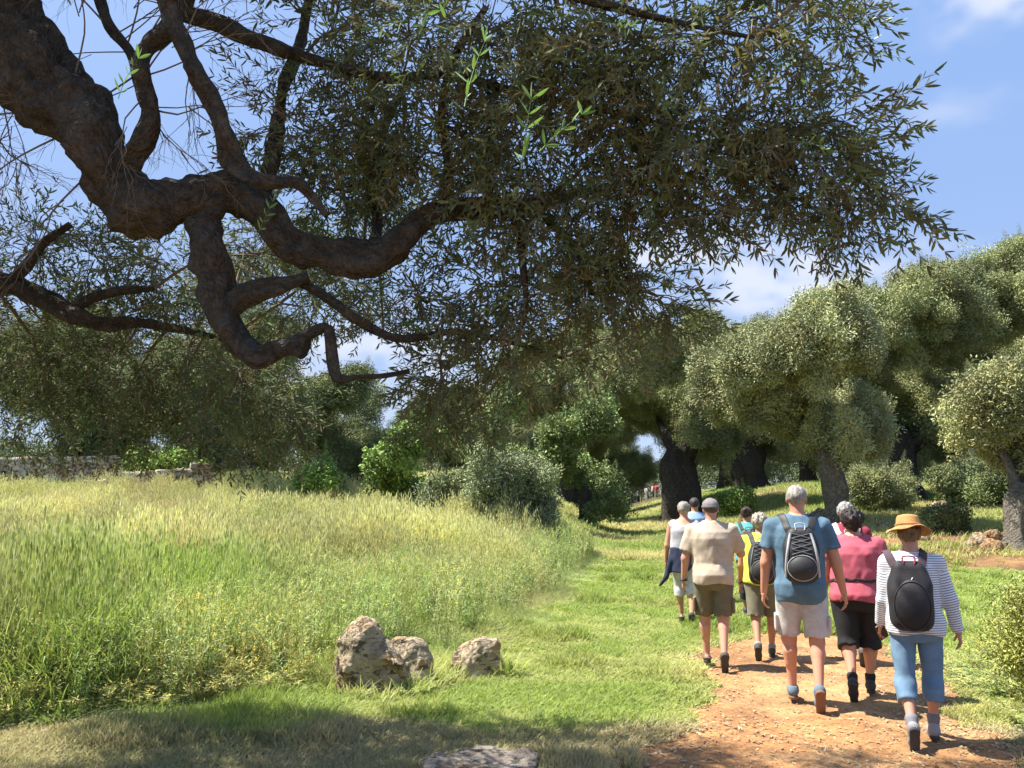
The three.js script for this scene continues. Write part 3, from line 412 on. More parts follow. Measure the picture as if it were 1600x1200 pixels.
  for (const [x, y, z, dx, dy] of [[-2.5, 3.75, -4.3, -0.6, -0.6], [-2.62, 3.9, -4.3, -0.8, -0.25], [-2.3, 3.55, -4.3, -0.5, -0.8], [-2.05, 4.1, -4.3, 0.6, 0.5], [-1.95, 4.0, -4.1, 0.8, 0.3], [-2.2, 4.35, -4.4, 0.2, 0.9], [-2.3, 4.4, -4.4, 0.7, 0.3], [-1.95, 4.2, -4.1, 0.5, 0.6], [-2.4, 4.1, -4.25, 0.1, 1], [-1.95, 3.85, -4.15, 0.8, -0.1], [-2.35, 4.5, -4.4, -0.6, 0.5], [-2.1, 4.2, -4.4, -0.5, -0.5], [-1.8, 4.3, -4.1, 0.3, -0.8], [-2.2, 4.7, -4.4, 0.5, -0.3], [-3.0, 3.7, -4.6, -0.3, -0.6]]) bare(V(x, y, z), V(dx, dy, 0.2).normalize(), 0.42, 0.006, 3);
  for (let k = 0; k < 26; k++) { const n = nodes.filter(v => v.x < -1.5 && v.x > -2.75 && v.y > 3.45 && v.z > -4.7), p = n[Math.floor(r() * n.length)], a = r() * 6.28; bare(p, V(Math.cos(a), Math.sin(a) * 0.9, 0.25 - 0.5 * r()).normalize(), 0.34 + 0.25 * r(), 0.0042, 3); }
  for (let k = 0; k < 7; k++) bare(V(-2.9 - 0.5 * r(), 3.9 + 0.5 * r(), -4.4 - 0.3 * r()), V(r() - 0.3, -0.7 - 0.4 * r(), 0.1).normalize(), 0.45, 0.005, 3);
  tag(part('twigs', mergeGeometries(twigs), twigMat, tree), null, null, null, 'stuff');
  const oliveLeaf = leafy([1, 1, 1], 1, 0.33);
  sprays.forEach((g, k) => tag(instanced('foliage', g, oliveLeaf, M[k], COL[k], tree), null, null, null, 'stuff'));
  // the nearest sprigs, leaf by leaf: fresh shoots and the dark tips along the crown's edge
  const fresh = leafy([0.16, 0.3, 0.06], 1, 0.4), edge = [std([0.1, 0.125, 0.055], 0.5), std([0.14, 0.16, 0.075], 0.5)];
  const sprig = (p, d, s, mat, pairs, seed) => {
    const [LM, S] = sprayLeaves(seed, 0.2, pairs), m = aimed(V(...p), V(...d), seed, s), st = limbTube(S, 4, 0.05, 0, 1, false).applyMatrix4(m); part('twig', st, mat === fresh ? fresh : twigMat, tree);
    for (const q of LM) { const o = part('leaf', LEAF, mat, tree); m.clone().multiply(q).decompose(o.position, o.quaternion, o.scale); }
  };
  [[[-0.14, 2.93, -2.3], [0.15, 1, 0], 1.0], [[0.03, 2.82, -2.5], [0.1, 1, 0.1], 1.15], [[0.09, 2.9, -2.55], [0.6, 0.7, 0], 0.9], [[-1.47, 3.26, -2.9], [0.2, 1, 0], 0.9], [[-0.3, 3.28, -2.5], [0.3, 1, 0], 1.0], [[-0.2, 3.3, -2.55], [-0.3, 1, 0], 0.9], [[-1.15, 2.97, -3.6], [0.3, 0.9, 0], 0.8]].forEach(([p, d, s], i) => sprig(p, d, s, fresh, 5, 300 + i));
  [[1.84, 3.2, -3.8], [1.82, 3.1, -3.8], [1.78, 3.35, -3.8], [1.72, 3.5, -3.8], [1.66, 3.65, -3.8], [1.6, 3.75, -3.8], [1.56, 4.0, -3.7], [1.62, 4.08, -3.7], [1.7, 3.06, -3.8], [1.5, 3.05, -3.8], [0.98, 2.88, -4.5], [0.94, 2.98, -4.5], [0.85, 2.78, -4.6], [1.3, 3.12, -3.9]].forEach((p, i) => sprig(p, [0.7 + 0.3 * r(), -0.45 + 0.6 * r(), 0.2 * (r() - 0.5)], 1.05 + 0.2 * r(), edge[i & 1], 7, 400 + i));
}

// --- trees and shrubs of the grove ---
function clumpGeo(seed, n, R, l, w) {   // a loose ball of leaf faces
  const r = rng(seed), pos = [], tri = [];
  for (let i = 0; i < n; i++) { const p = V(r() * 2 - 1, r() * 2 - 1, r() * 2 - 1); if (p.length() > 1) p.normalize(); p.multiplyScalar(R); const d = V(r() - 0.5, r() - 0.35, r() - 0.5).addScaledVector(p, 1.2).normalize(), u = V(r() - 0.5, r() - 0.5, r() - 0.5).cross(d).normalize(), L = l * (0.65 + 0.7 * r()), s = pos.length / 3, m = p.clone().addScaledVector(d, L * 0.5); for (const q of [p, m.clone().addScaledVector(u, w), m.clone().addScaledVector(u, -w), p.clone().addScaledVector(d, L)]) pos.push(q.x, q.y, q.z); tri.push(s, s + 2, s + 1, s + 1, s + 2, s + 3); }
  const g = new THREE.BufferGeometry(); g.setAttribute('position', new THREE.Float32BufferAttribute(pos, 3)); g.setIndex(tri); g.computeVertexNormals(); return g;
}
const oliveClump = [clumpGeo(1, 46, 0.24, 0.11, 0.017), clumpGeo(2, 46, 0.26, 0.12, 0.018)], broadClump = [clumpGeo(3, 30, 0.22, 0.12, 0.04), clumpGeo(4, 30, 0.24, 0.13, 0.045)], shrubClump = [clumpGeo(5, 44, 0.13, 0.046, 0.009), clumpGeo(6, 44, 0.14, 0.05, 0.01)];
const crownLeaf = std([1, 1, 1], 0.75);
// o: x, z, top (height above the ground), low (where leaves start), w (half width), r (trunk radius), tone, n (lobes), dens, clump, mat
function grow(o) {
  const r = rng(o.seed), y0 = groundY(o.x, o.z), t = thing(o.name, o.label, o.category || 'tree', [o.x, y0, o.z], 0, o.group), cx = o.cx || 0;
  const hc = (o.top + o.low) / 2, vh = (o.top - o.low) / 2, fork = o.fork || Math.max(o.low * 0.8, o.top * 0.22), lobes = [];
  const nl = Math.round(o.n * 1.35);
  for (let k = 0; k < nl; k++) {
    const a = k * 2.4 + r(), v = lerp(-0.85, 0.85, ((k * 0.618) % 1)), rad = Math.sqrt(Math.max(0.1, 1 - v * v)) * (0.5 + 0.5 * Math.sqrt(r())), R = o.w * (0.2 + 0.2 * r()) * (o.lob || 1);
    lobes.push([cx + Math.cos(a) * rad * (o.w - R * 0.6), hc + v * (vh - R * 0.5), Math.sin(a) * rad * (o.w - R * 0.6), R, 0.75 + 0.5 * r()]);
  }
  if (o.r) {
    const ln = (r() - 0.5) * 0.5, pts = [[0, -0.25, 0, o.r * 1.75], [0, 0.15, 0, o.r * 1.28], [ln * 0.2, fork * 0.45, 0, o.r], [ln * 0.3 + cx * 0.3, fork, 0, o.r * 0.92], [ln * 0.4 + cx * 0.5, fork * 1.35, 0.1, o.r * 0.5]];
    part('trunk', limbTube(pts, 36, 0.12, 0.3, o.seed * 1.3, true, true), o.bark || bark, t);
    const pick = lobes.slice().sort((a, b) => a[1] - b[1]).filter((_, k) => k % 2 === 0).slice(0, 7);
    for (const [x, y, z] of pick) part('limb', limbTube([[ln * 0.3 + cx * 0.3, fork * 0.85, 0, o.r * 0.5], [lerp(cx * 0.3, x, 0.35) + (r() - 0.5) * 0.4, lerp(fork, y, 0.4), z * 0.3, o.r * 0.36], [x * 0.75, lerp(fork, y, 0.8), z * 0.75, o.r * 0.18], [x, y, z, o.r * 0.06]], 9, 0.2, 0.25, o.seed), o.bark || bark, t);
  }
  const clump = o.clump || oliveClump, M = clump.map(() => []), COL = clump.map(() => []), tone = o.tone || [0.16, 0.185, 0.085], cs = o.cs || 1;
  for (const [x, y, z, R, b] of lobes) {
    const subs = Math.max(4, Math.round(R * R * 7 / (cs * cs)));
    for (let u = 0; u < subs; u++) {
      const e = V(r() * 2 - 1, r() * 2 - 1, r() * 2 - 1).normalize(), q0 = R * (0.55 + 0.5 * r()), rs = (0.34 + 0.3 * r()) * cs * Math.min(1.1, 0.55 + R * 0.4), sx = x + e.x * q0, sy = y + e.y * q0, sz = z + e.z * q0, sb = 0.72 + 0.56 * r(), n = Math.round(rs * rs * (o.dens || 30) * 5.5 / (cs * cs)), tall = 0.8 + 0.7 * r();
      if (e.y > 0.1 && r() < 0.4) { const lx = (r() - 0.5) * 0.5 + e.x * 0.4, lz = (r() - 0.5) * 0.5 + e.z * 0.4, L = (0.4 + 0.6 * r()) * cs; for (let k = 0; k < 9; k++) { const t = k / 8, q = k % clump.length, v = b * sb * (0.67 + 0.24 * r()); M[q].push(placed(sx + lx * t * L, sy + rs * 0.6 + t * L, sz + lz * t * L, r() * 6, r() * 6, r() * 6, (0.62 - 0.34 * t) * cs)); COL[q].push(rgb(tone[0] * v, tone[1] * v, tone[2] * v)); } }
      for (let k = 0; k < n; k++) {
        const d = V(r() * 2 - 1, r() * 2 - 1, r() * 2 - 1).normalize(), q = Math.floor(r() * clump.length), ro = rs * Math.pow(r(), 0.4) * (r() < 0.08 ? 1.5 : 1), v = (0.68 + 0.38 * r()) * b * sb, px = sx + d.x * ro, pz = sz + d.z * ro, gy = sy + d.y * ro * tall;
        if (y0 + gy < groundY(o.x + px, o.z + pz) + 0.05) continue;
        M[q].push(placed(px, gy, pz, r() * 6, r() * 6, r() * 6, (0.6 + 0.6 * r()) * cs)); const yl = 0.9 + 0.25 * r(); COL[q].push(rgb(tone[0] * v * yl, tone[1] * v, tone[2] * v / yl));
      }
    }
  }
  clump.forEach((g, k) => tag(instanced('crown', g, o.mat || crownLeaf, M[k], COL[k], t), null, null, null, 'stuff'));
  return t;
}
const grove = 'olive trees of the grove';
const T = (name, label, o) => grow({ name, label, group: grove, ...o });
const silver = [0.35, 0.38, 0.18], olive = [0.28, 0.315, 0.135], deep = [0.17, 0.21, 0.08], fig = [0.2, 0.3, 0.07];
T('olive_tree', 'ancient olive with massive dark split trunk left of the walkers', { x: 8.0, z: -40, top: 9.7, low: 3.2, w: 4.5, r: 0.82, fork: 2.6, n: 26, seed: 11, tone: olive, bark: darkBark, lob: 0.85 });
T('olive_tree', 'rounded silver green olive with leaning pale trunk behind the man in blue', { x: 11.3, z: -29, cx: -0.8, top: 7.9, low: 2.5, w: 3.5, r: 0.38, fork: 2.3, n: 26, seed: 12, tone: silver, dens: 40, bark: paleBark });
T('olive_tree', 'tall spreading olive on the slope behind the woman in the straw hat', { x: 17.6, z: -37, top: 10.2, low: 1.8, w: 4.5, r: 0.5, n: 34, seed: 13, tone: olive });
T('olive_tree', 'tallest olive rising into the sky by the right edge', { x: 24.5, z: -41, top: 12.6, low: 2.5, w: 4.8, r: 0.6, n: 36, seed: 14, tone: olive });
T('olive_tree', 'pale leaved olive with gnarled grey trunk cut by the right edge', { x: 14.1, z: -23.2, cx: 0.3, top: 5.6, low: 1.7, w: 1.75, r: 0.36, fork: 1.3, bark: paleBark, n: 20, seed: 15, tone: [0.36, 0.38, 0.17], dens: 46 });
T('olive_tree', 'distant olive with pale stout trunk beside the far group of visitors', { x: 8.5, z: -70, top: 9.5, low: 2.4, w: 4.2, r: 0.95, fork: 1.8, n: 22, seed: 16, tone: deep, bark: paleBark, dens: 20 });
T('olive_tree', 'tall olive above the green shrub at the end of the meadow', { x: 3.2, z: -47, top: 10.4, low: 3, w: 3.9, r: 0.6, n: 26, seed: 17, tone: olive, dens: 24 });
T('olive_tree', 'dark stemmed olive between the two nearest trees of the grove', { x: 14.4, z: -50, top: 10.4, low: 2.2, w: 4.0, r: 0.9, n: 24, seed: 18, tone: olive, bark: darkBark, dens: 24 });
T('olive_tree', 'brown trunked olive close behind the ancient dark trunk', { x: 11.0, z: -53, top: 10.2, low: 2.8, w: 3.4, r: 0.8, n: 20, seed: 19, tone: olive, dens: 22 });
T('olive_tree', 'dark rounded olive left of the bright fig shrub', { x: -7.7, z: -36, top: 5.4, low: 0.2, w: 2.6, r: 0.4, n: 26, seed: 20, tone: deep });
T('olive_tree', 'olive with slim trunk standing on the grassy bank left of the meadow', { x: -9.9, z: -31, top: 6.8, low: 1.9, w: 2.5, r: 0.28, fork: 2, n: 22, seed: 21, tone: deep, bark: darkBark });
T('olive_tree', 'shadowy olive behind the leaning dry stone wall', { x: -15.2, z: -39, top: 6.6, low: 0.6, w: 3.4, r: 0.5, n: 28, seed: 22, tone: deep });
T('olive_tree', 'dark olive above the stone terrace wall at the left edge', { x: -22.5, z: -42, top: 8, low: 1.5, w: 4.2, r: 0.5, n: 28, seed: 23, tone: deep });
const far = [[-30, -58, 10], [-20, -60, 9], [-12, -57, 7], [-4, -62, 6.5], [20, -56, 10.5], [27, -58, 12], [33, -52, 12.5], [17, -66, 10], [38, -62, 13], [0, -78, 8.5], [3.5, -100, 9], [12, -104, 10], [-38, -52, 10], [22, -82, 12]];
const farSay = ['far left behind the terrace wall', 'behind the shadowy olive on the left', 'behind the dark rounded olive', 'low behind the fig shrub', 'behind the silver green olive', 'behind the tall spreading olive', 'on the hill at the right edge', 'deep behind the ancient trunk', 'highest up the hill on the right', 'seen past the meadow shrubs', 'farthest, left of the far visitors', 'farthest, right of the far visitors', 'outermost on the left', 'deep in the grove up the slope'];
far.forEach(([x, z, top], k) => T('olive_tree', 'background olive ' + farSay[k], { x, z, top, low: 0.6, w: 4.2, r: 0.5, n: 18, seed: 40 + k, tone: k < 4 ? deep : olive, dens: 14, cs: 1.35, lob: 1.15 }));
const bushes = 'shrubs along the meadow and slope';
const B = (name, label, o) => grow({ name, label, category: 'shrub', group: bushes, low: 0, ...o });
B('fig_shrub', 'fresh bright green shrub at the end of the meadow', { x: -2.9, z: -24, top: 3.7, w: 1.15, r: 0.06, n: 18, seed: 60, tone: fig, clump: broadClump, dens: 22, cs: 0.8, lob: 0.8 });
B('olive_shrub', 'wide grey green bush behind the tall meadow grass', { x: -0.3, z: -22.5, top: 2.55, w: 1.95, r: 0.06, n: 20, seed: 61, tone: [0.24, 0.28, 0.14], dens: 46, cs: 0.8 });
B('green_tree', 'dense green broadleaf tree between the meadow bush and far olives', { x: 3.0, z: -34, top: 5.3, w: 2.1, r: 0.2, n: 26, seed: 62, tone: [0.22, 0.3, 0.1], clump: [oliveClump[0], broadClump[1]], dens: 22, cs: 0.9, lob: 0.85, category: 'tree' });
B('green_tree', 'leafy green tree rising behind the grey green bush', { x: -0.2, z: -31, top: 5.4, w: 1.9, r: 0.15, n: 18, seed: 70, tone: [0.24, 0.3, 0.11], clump: [oliveClump[1], broadClump[0]], dens: 22, lob: 0.85, category: 'tree' });
B('fig_shrub', 'small light green shrub on the bank beside the dark rounded olive', { x: -6.7, z: -29.5, top: 1.6, w: 0.9, n: 10, seed: 63, tone: [0.2, 0.32, 0.07], clump: broadClump, cs: 0.8 });
B('fig_shrub', 'sunny green bush glimpsed behind the leaning stone wall', { x: -14.2, z: -34, top: 1.6, w: 1.5, n: 10, seed: 64, tone: [0.24, 0.34, 0.07], clump: broadClump });
B('slope_shrub', 'low grey shrub on the slope right of the silver green olive', { x: 14.6, z: -33, top: 1.5, w: 1.8, n: 12, seed: 65, tone: olive, cs: 0.8 });
B('slope_shrub', 'low green shrub left of the silver green olive trunk', { x: 9.8, z: -36, top: 1.1, w: 0.9, n: 9, seed: 66, tone: [0.2, 0.3, 0.07], clump: broadClump, cs: 0.7 });
B('slope_shrub', 'small dark shrub with pale flowers on the slope above the straw hat', { x: 13.6, z: -26, top: 0.75, w: 0.6, n: 9, seed: 67, tone: [0.17, 0.22, 0.09], clump: broadClump, cs: 0.55, dens: 60 });
B('slope_shrub', 'tangled undergrowth on the slope under the tallest olive', { x: 19, z: -33, top: 1.6, w: 2.2, n: 14, seed: 68, tone: deep });
B('leafy_shrub', 'yellow green leafy bush beside the path at the right edge', { x: 5.0, z: -7.1, top: 1.15, w: 0.72, n: 14, seed: 69, tone: [0.36, 0.4, 0.1], clump: shrubClump, dens: 110, cs: 0.72 });
// the far wood that closes the view beyond the grove
{
  const r = rng(1200), M = [], COL = [];
  for (let k = 0; k < 9000; k++) {
    const a = -0.75 + 1.5 * r(), D = 78 + 30 * r(), x = Math.tan(a) * D, z = -D, top = 3.2 + 2.5 * noise(x * 0.09, z * 0.05, 5) + 1.5 * noise(x * 0.4, z * 0.2, 6); if (x > 7 && x < 16 && D < 100) continue;
    const y = groundY(x, z) + Math.sqrt(r()) * top, v = 0.7 + 0.6 * r(); M.push(placed(x, y, z, r() * 6, r() * 6, r() * 6, 2.2 + 1.4 * r())); COL.push(rgb(0.13 * v, 0.16 * v, 0.065 * v));
  }
  tag(instanced('far_wood', oliveClump[0], crownLeaf, M, COL, scene), 'far wooded thicket closing the view beyond the grove', 'wood', null, 'stuff');
}
// ---------- people ----------
const hairMap = grainTexture(256, (u, v) => { const n = 0.72 + 0.5 * tile(u, v * 0.25, 64, 3, 24) + 0.35 * tile(u, v, 12, 3, 25), k = toS(clamp(n)); return [k, k, k]; }, true); hairMap.repeat.set(2.5, 3);
const weave = grainTexture(256, (u, v) => { const n = 0.5 + 0.3 * tile(u, v, 64, 2, 21) + 0.25 * tile(u, v, 8, 3, 22); return [n, n, n]; });
weave.repeat.set(5, 5);
const clothMap = grainTexture(256, (u, v) => { const k = toS(clamp(0.86 + 0.2 * tile(u, v, 6, 4, 26) + 0.12 * tile(u, v, 80, 2, 27))); return [k, k, k]; }, true); clothMap.repeat.set(3, 3);
const cloth = (c, rough = 0.9, extra = {}) => std(c, rough, { map: clothMap, bumpMap: weave, bumpScale: 0.002, ...extra });
const skinTone = c => new THREE.MeshPhysicalMaterial({ color: rgb(...c), roughness: 0.55, side: THREE.DoubleSide });
const add3 = (a, b, k = 1) => [a[0] + b[0] * k, a[1] + b[1] * k, a[2] + b[2] * k];

// a hand hanging from its wrist at the origin, fingers down -y, thumb towards -z, palm towards -x * side
const handCache = {};
function handGeo(side, curl = 0.55) {
  const key = side + ',' + curl; if (handCache[key]) return handCache[key];
  const bones = [], dirx = -side;
  [[0.030, 0.074, 0.0078], [0.010, 0.082, 0.0083], [-0.011, 0.079, 0.0083], [-0.031, 0.070, 0.0082]].forEach(([z, l, r], i) => {
    let p = [0, -0.082, z], a = 0.25 * curl; const seg = [0.45, 0.32, 0.23];
    for (let k = 0; k < 3; k++) { a += curl * (0.45 + 0.1 * (3 - i)); const e = add3(p, [dirx * Math.sin(a), -Math.cos(a), (i - 1.5) * -0.03], l * seg[k]); bones.push([p, e, r * (1 - 0.08 * k), r * (0.92 - 0.08 * k)]); p = e; }
  });
  { let p = [dirx * 0.006, -0.03, -0.034]; const e = add3(p, [dirx * 0.5, -0.75, -0.5], 0.036), f = add3(e, [dirx * 0.55, -0.85, -0.1], 0.03); bones.push([[0, -0.02, -0.02], p, 0.014, 0.013], [p, e, 0.0115, 0.01], [e, f, 0.0095, 0.0085]); }
  const f = (x, y, z) => { const p = [x, y, z]; let d = rbox(x, y + 0.047, z, 0.0135, 0.043, 0.04 - 0.1 * clamp(y + 0.05, 0, 0.06) * 2, 0.012); d = smin(d, cone(p, [0, 0.03, 0], [0, -0.012, 0], 0.025, 0.022), 0.025); for (const [a, b, ra, rb] of bones) d = smin(d, cone(p, a, b, ra, rb), 0.006); return d; };
  return handCache[key] = solid(f, [-0.09, -0.19, -0.09], [0.09, 0.03, 0.06], 0.0045);
}
// a head with its neck, face towards -z, middle of the skull at the origin; about 23 cm tall
function headField(x, y, z, p = [x, y, z]) {
  let d = ellipsoid(x, y - 0.022, z - 0.008, 0.075, 0.086, 0.094);
  d = smin(d, ellipsoid(x, y + 0.05, z + 0.022, 0.056, 0.066, 0.066), 0.04);
  d = smin(d, cone(p, [0, -0.005, -0.088], [0, -0.035, -0.105], 0.008, 0.013), 0.014);
  d = smin(d, cone(p, [-0.028, 0.012, -0.078], [0.028, 0.012, -0.078], 0.01, 0.01), 0.012);
  d = smin(d, cone(p, [-0.016, -0.066, -0.082], [0.016, -0.066, -0.082], 0.006, 0.006), 0.008);
  for (const s of [-1, 1]) { d = Math.max(d, -(Math.hypot(x - s * 0.03, y + 0.004, z + 0.096) - 0.013)); d = smin(d, ellipsoid(x - s * 0.077, y + 0.008, z - 0.012, 0.009, 0.031, 0.019), 0.008); }
  return smin(d, cone(p, [0, -0.06, 0.02], [0, -0.17, 0.035], 0.054, 0.06), 0.03);
}
const HEAD = solid((x, y, z) => headField(x, y, z), [-0.1, -0.16, -0.13], [0.1, 0.12, 0.12], 0.006);
const EYE = new THREE.SphereGeometry(0.0125, 12, 8);
// shoes in the frame of the foot: ankle at the origin, toes towards -z
function shoeGeo(collar, wide = 1) {
  const f = (x, y, z) => { const p = [x, y, z]; let d = cone(p, [0, -0.048, 0.035], [0, -0.05, -0.09], 0.036 * wide, 0.04 * wide); d = smin(d, cone(p, [0, -0.056, -0.09], [0.004, -0.06, -0.15], 0.038 * wide, 0.03 * wide), 0.03); d = smin(d, cone(p, [0, -0.03, 0.012], [0, collar, 0.004], 0.04, 0.044), 0.045); return Math.max(d, y - collar, -0.082 - y); };
  return solid(f, [-0.07, -0.1, -0.2], [0.07, 0.09, 0.09], 0.008);
}
function soleGeo(wide = 1) { const f = (x, y, z) => { const p = [x, 0, z], d = Math.min(cone(p, [0, 0, 0.033], [0, 0, -0.05], 0.04 * wide, 0.036 * wide), cone(p, [0, 0, -0.05], [0.003, 0, -0.148], 0.038 * wide, 0.036 * wide)) - 0.002 * Math.sign(Math.sin(z * 260)) * (y < -0.1 ? 1 : 0); return Math.max(d, Math.abs(y + 0.092) - 0.014); }; return solid(f, [-0.07, -0.125, -0.21], [0.07, -0.06, 0.1], 0.006); }
const SHOE = { low: shoeGeo(0.0), mid: shoeGeo(0.05, 1.08), sandal: shoeGeo(-0.045) }, SOLE = soleGeo();

const TORSO = [[0.44, 0.080, 0.06, 0.004], [0.475, 0.096, 0.072, 0.008], [0.53, 0.098, 0.077, 0.012], [0.60, 0.082, 0.062, 0.002], [0.68, 0.092, 0.068, 0], [0.75, 0.102, 0.074, 0.004], [0.79, 0.098, 0.066, 0.008], [0.825, 0.07, 0.048, 0.008], [0.85, 0.036, 0.036, 0.006]];
function person(o) {
  const H = o.H, g = thing('person', o.label, 'person', [o.x, groundY(o.x, o.z), o.z], (o.yaw || 0) - 0.8 * Math.atan2(o.x, -o.z), o.group);
  const W = o.wide || {}, ws = W.shoulder || 1, ww = W.waist || 1, wh = W.hip || 1, wd = W.depth || 1, lean = Math.tan(o.lean || 0.03);
  // joints
  const J = {}, dn = a => [0, -Math.cos(a), -Math.sin(a)];
  for (const [s, k] of [[-1, 'L'], [1, 'R']]) {
    const q = o['leg' + k], hip = [s * 0.052 * H * wh, 0.5 * H, 0], knee = add3(hip, dn(q[0]), 0.238 * H), ank = add3(knee, dn(q[0] - q[1]), 0.218 * H), f = q[2];
    knee[0] = s * (0.05 + (q[3] || 0)) * H; ank[0] = s * (0.042 + (q[3] || 0)) * H;
    J['leg' + k] = { s, hip, knee, ank, f, u: [0, -Math.sin(f), -Math.cos(f)], v: [0, -Math.cos(f), Math.sin(f)] };
  }
  const fs = 0.98 * H / 1.75 * (o.foot || 1), low = L => Math.min(add3(add3(L.ank, L.u, -0.07 * fs), L.v, 0.106 * fs)[1], add3(add3(L.ank, L.u, 0.18 * fs), L.v, 0.106 * fs)[1]);
  const lift = -Math.min(low(J.legL), low(J.legR));
  for (const k of ['legL', 'legR']) for (const j of ['hip', 'knee', 'ank']) J[k][j][1] += lift;
  const base = lift, sh = y => -(y - 0.5 * H) * lean;            // forward lean above the hips
  const up = y => y * H + base;
  for (const [s, k] of [[-1, 'L'], [1, 'R']]) {
    const q = o['arm' + k], S = [s * 0.108 * H * ws, up(0.797), sh(0.797 * H)], d = (fw, ab) => [s * Math.sin(ab), -Math.cos(fw) * Math.cos(ab), -Math.sin(fw) * Math.cos(ab)];
    const E = add3(S, d(q[0], q[1]), 0.178 * H), wr = add3(E, d(q[0] + q[2], q[1] - (q[3] === undefined ? 0.05 : q[3])), 0.15 * H), hd = d(q[0] + q[2] * 1.05, q[1] - (q[3] === undefined ? 0.05 : q[3]));
    J['arm' + k] = { s, S, E, wr, hd };
  }
  const loft = (x, y, z, grow, waistGrow) => {
    const t = (y - base) / H; if (grow < 0) grow -= 0.018 * sm(0.66, 0.58, t); let k = 0; while (k < TORSO.length - 2 && t > TORSO[k + 1][0]) k++;
    const A = TORSO[k], B = TORSO[k + 1], u = clamp((t - A[0]) / (B[0] - A[0])), fm = t < 0.56 ? wh : t < 0.64 ? lerp(wh, ww, (t - 0.56) / 0.08) : t < 0.78 ? lerp(ww, ws, (t - 0.64) / 0.14) : ws, fd = lerp(wd, 1, sm(0.74, 0.84, t));
    let a = lerp(A[1], B[1], u) * H * fm + grow, b = lerp(A[2], B[2], u) * H * fd + grow; const zc = lerp(A[3], B[3], u) * H + sh(clamp(t, 0.5, 1) * H);
    if (waistGrow) { const m = waistGrow * sm(0.78, 0.62, t); a = Math.max(a, 0.088 * H * Math.max(ww, wh * 0.95, ws * 0.9) + grow) * (t < 0.72 ? 1 : 1) * 1 + m; b = b + m * 0.6; if (t > 0.72) { const a0 = lerp(A[1], B[1], u) * H * fm + grow; a = lerp(a, a0, sm(0.72, 0.78, t)); } }
    const d = ellipsoidXZ(x, z - zc, a, b), e = Math.max(t - 0.85, 0.44 - t) * H; return e > 0 ? Math.hypot(Math.max(d, 0), e) : d;
  };
  const leg = (p, L, g1, g2, g3) => smin(smin(cone(p, L.hip, L.knee, 0.052 * H * (o.thigh || 1) + g1, 0.033 * H + g2), cone(p, L.knee, L.ank, 0.031 * H * (o.calf || 1) + g2, 0.019 * H + g3), 0.03), cone(p, add3(L.knee, [0, -0.055 * H, 0.012 * H]), add3(L.knee, [0, -0.11 * H, 0.008 * H]), 0.031 * H * (o.calf || 1) + g2, 0.022 * H + g2), 0.03);
  const arm = (p, A, g1, g2) => smin(cone(p, A.S, A.E, 0.030 * H * (o.armW || 1) + g1, 0.024 * H * (o.armW || 1) + g1), cone(p, A.E, A.wr, 0.0235 * H * (o.armW || 1) + g2, 0.0155 * H + g2), 0.02);
  const trap = (p, A, g) => cone(p, [A.s * 0.022 * H, up(0.832), sh(0.83 * H) + 0.008 * H], add3(A.S, [A.s * -0.012 * H, 0.002 * H, 0.004]), 0.026 * H + g, 0.03 * H + g);
  // body, hands and head in one skin
  const headY = up(0.93), hs = 0.133 * H / 0.23 * (o.headS || 1), headZ = sh(0.93 * H) - 0.012 * H;
  const skin = solid((x, y, z) => { const p = [x, y, z]; let d = loft(x, y, z, -0.006); for (const k of ['legL', 'legR']) { d = smin(d, leg(p, J[k], 0, 0, 0), 0.03); const L = J[k]; d = smin(d, cone(p, add3(add3(L.ank, L.u, -0.02), L.v, 0.05 * fs), add3(add3(L.ank, L.u, 0.13 * fs), L.v, 0.07 * fs), 0.028, 0.02), 0.02); } for (const k of ['armL', 'armR']) { d = smin(d, arm(p, J[k], 0, 0), 0.035); d = smin(d, trap(p, J[k], 0), 0.03); } return smin(d, cone(p, [0, up(0.82), sh(0.82 * H) + 0.006 * H], [0, up(0.885), headZ + 0.01], 0.034 * H, 0.031 * H), 0.04); }, [-0.55, -0.02, -0.6], [0.55, up(0.9), 0.6], 0.0125);
  const headM = new THREE.Matrix4().compose(V(0, headY, headZ), new THREE.Quaternion().setFromEuler(new THREE.Euler(o.tilt || 0, o.turn || 0, o.roll || 0, 'YXZ')), V(hs, hs, hs));
  const pieces = [skin, HEAD.clone().applyMatrix4(headM)], hands = {};
  for (const k of ['armL', 'armR']) { const A = J[k], y = V(...A.hd).negate().normalize(), x = V(1, 0, 0).addScaledVector(y, -y.x).normalize(), z = x.clone().cross(y), s = 0.94 * H / 1.75, m = new THREE.Matrix4().makeBasis(x, y, z).scale(V(s, s, s)).setPosition(V(...A.wr)); hands[k] = m; pieces.push(handGeo(A.s, o.curl || 0.55).clone().applyMatrix4(m)); }
  part('body', mergeGeometries(pieces), skinTone(o.skin || [0.5, 0.27, 0.17]), g);
  for (const s of [-1, 1]) { const e = part('eye', EYE, std([0.35, 0.33, 0.3], 0.2), g); headM.clone().multiply(new THREE.Matrix4().makeTranslation(s * 0.03, -0.004, -0.088)).decompose(e.position, e.quaternion, e.scale); }
  // clothes
  const fold = (x, y, z, k) => 1.25 * k * (noise(x * 13 + y * 5 + o.seed * 3, y * 4.5, z * 13) * 0.7 + noise(x * 5, y * 13 + x * 12 + o.seed, z * 5) * 0.28 + noise(x * 24 - y * 9, y * 10, z * 24) * 0.3);
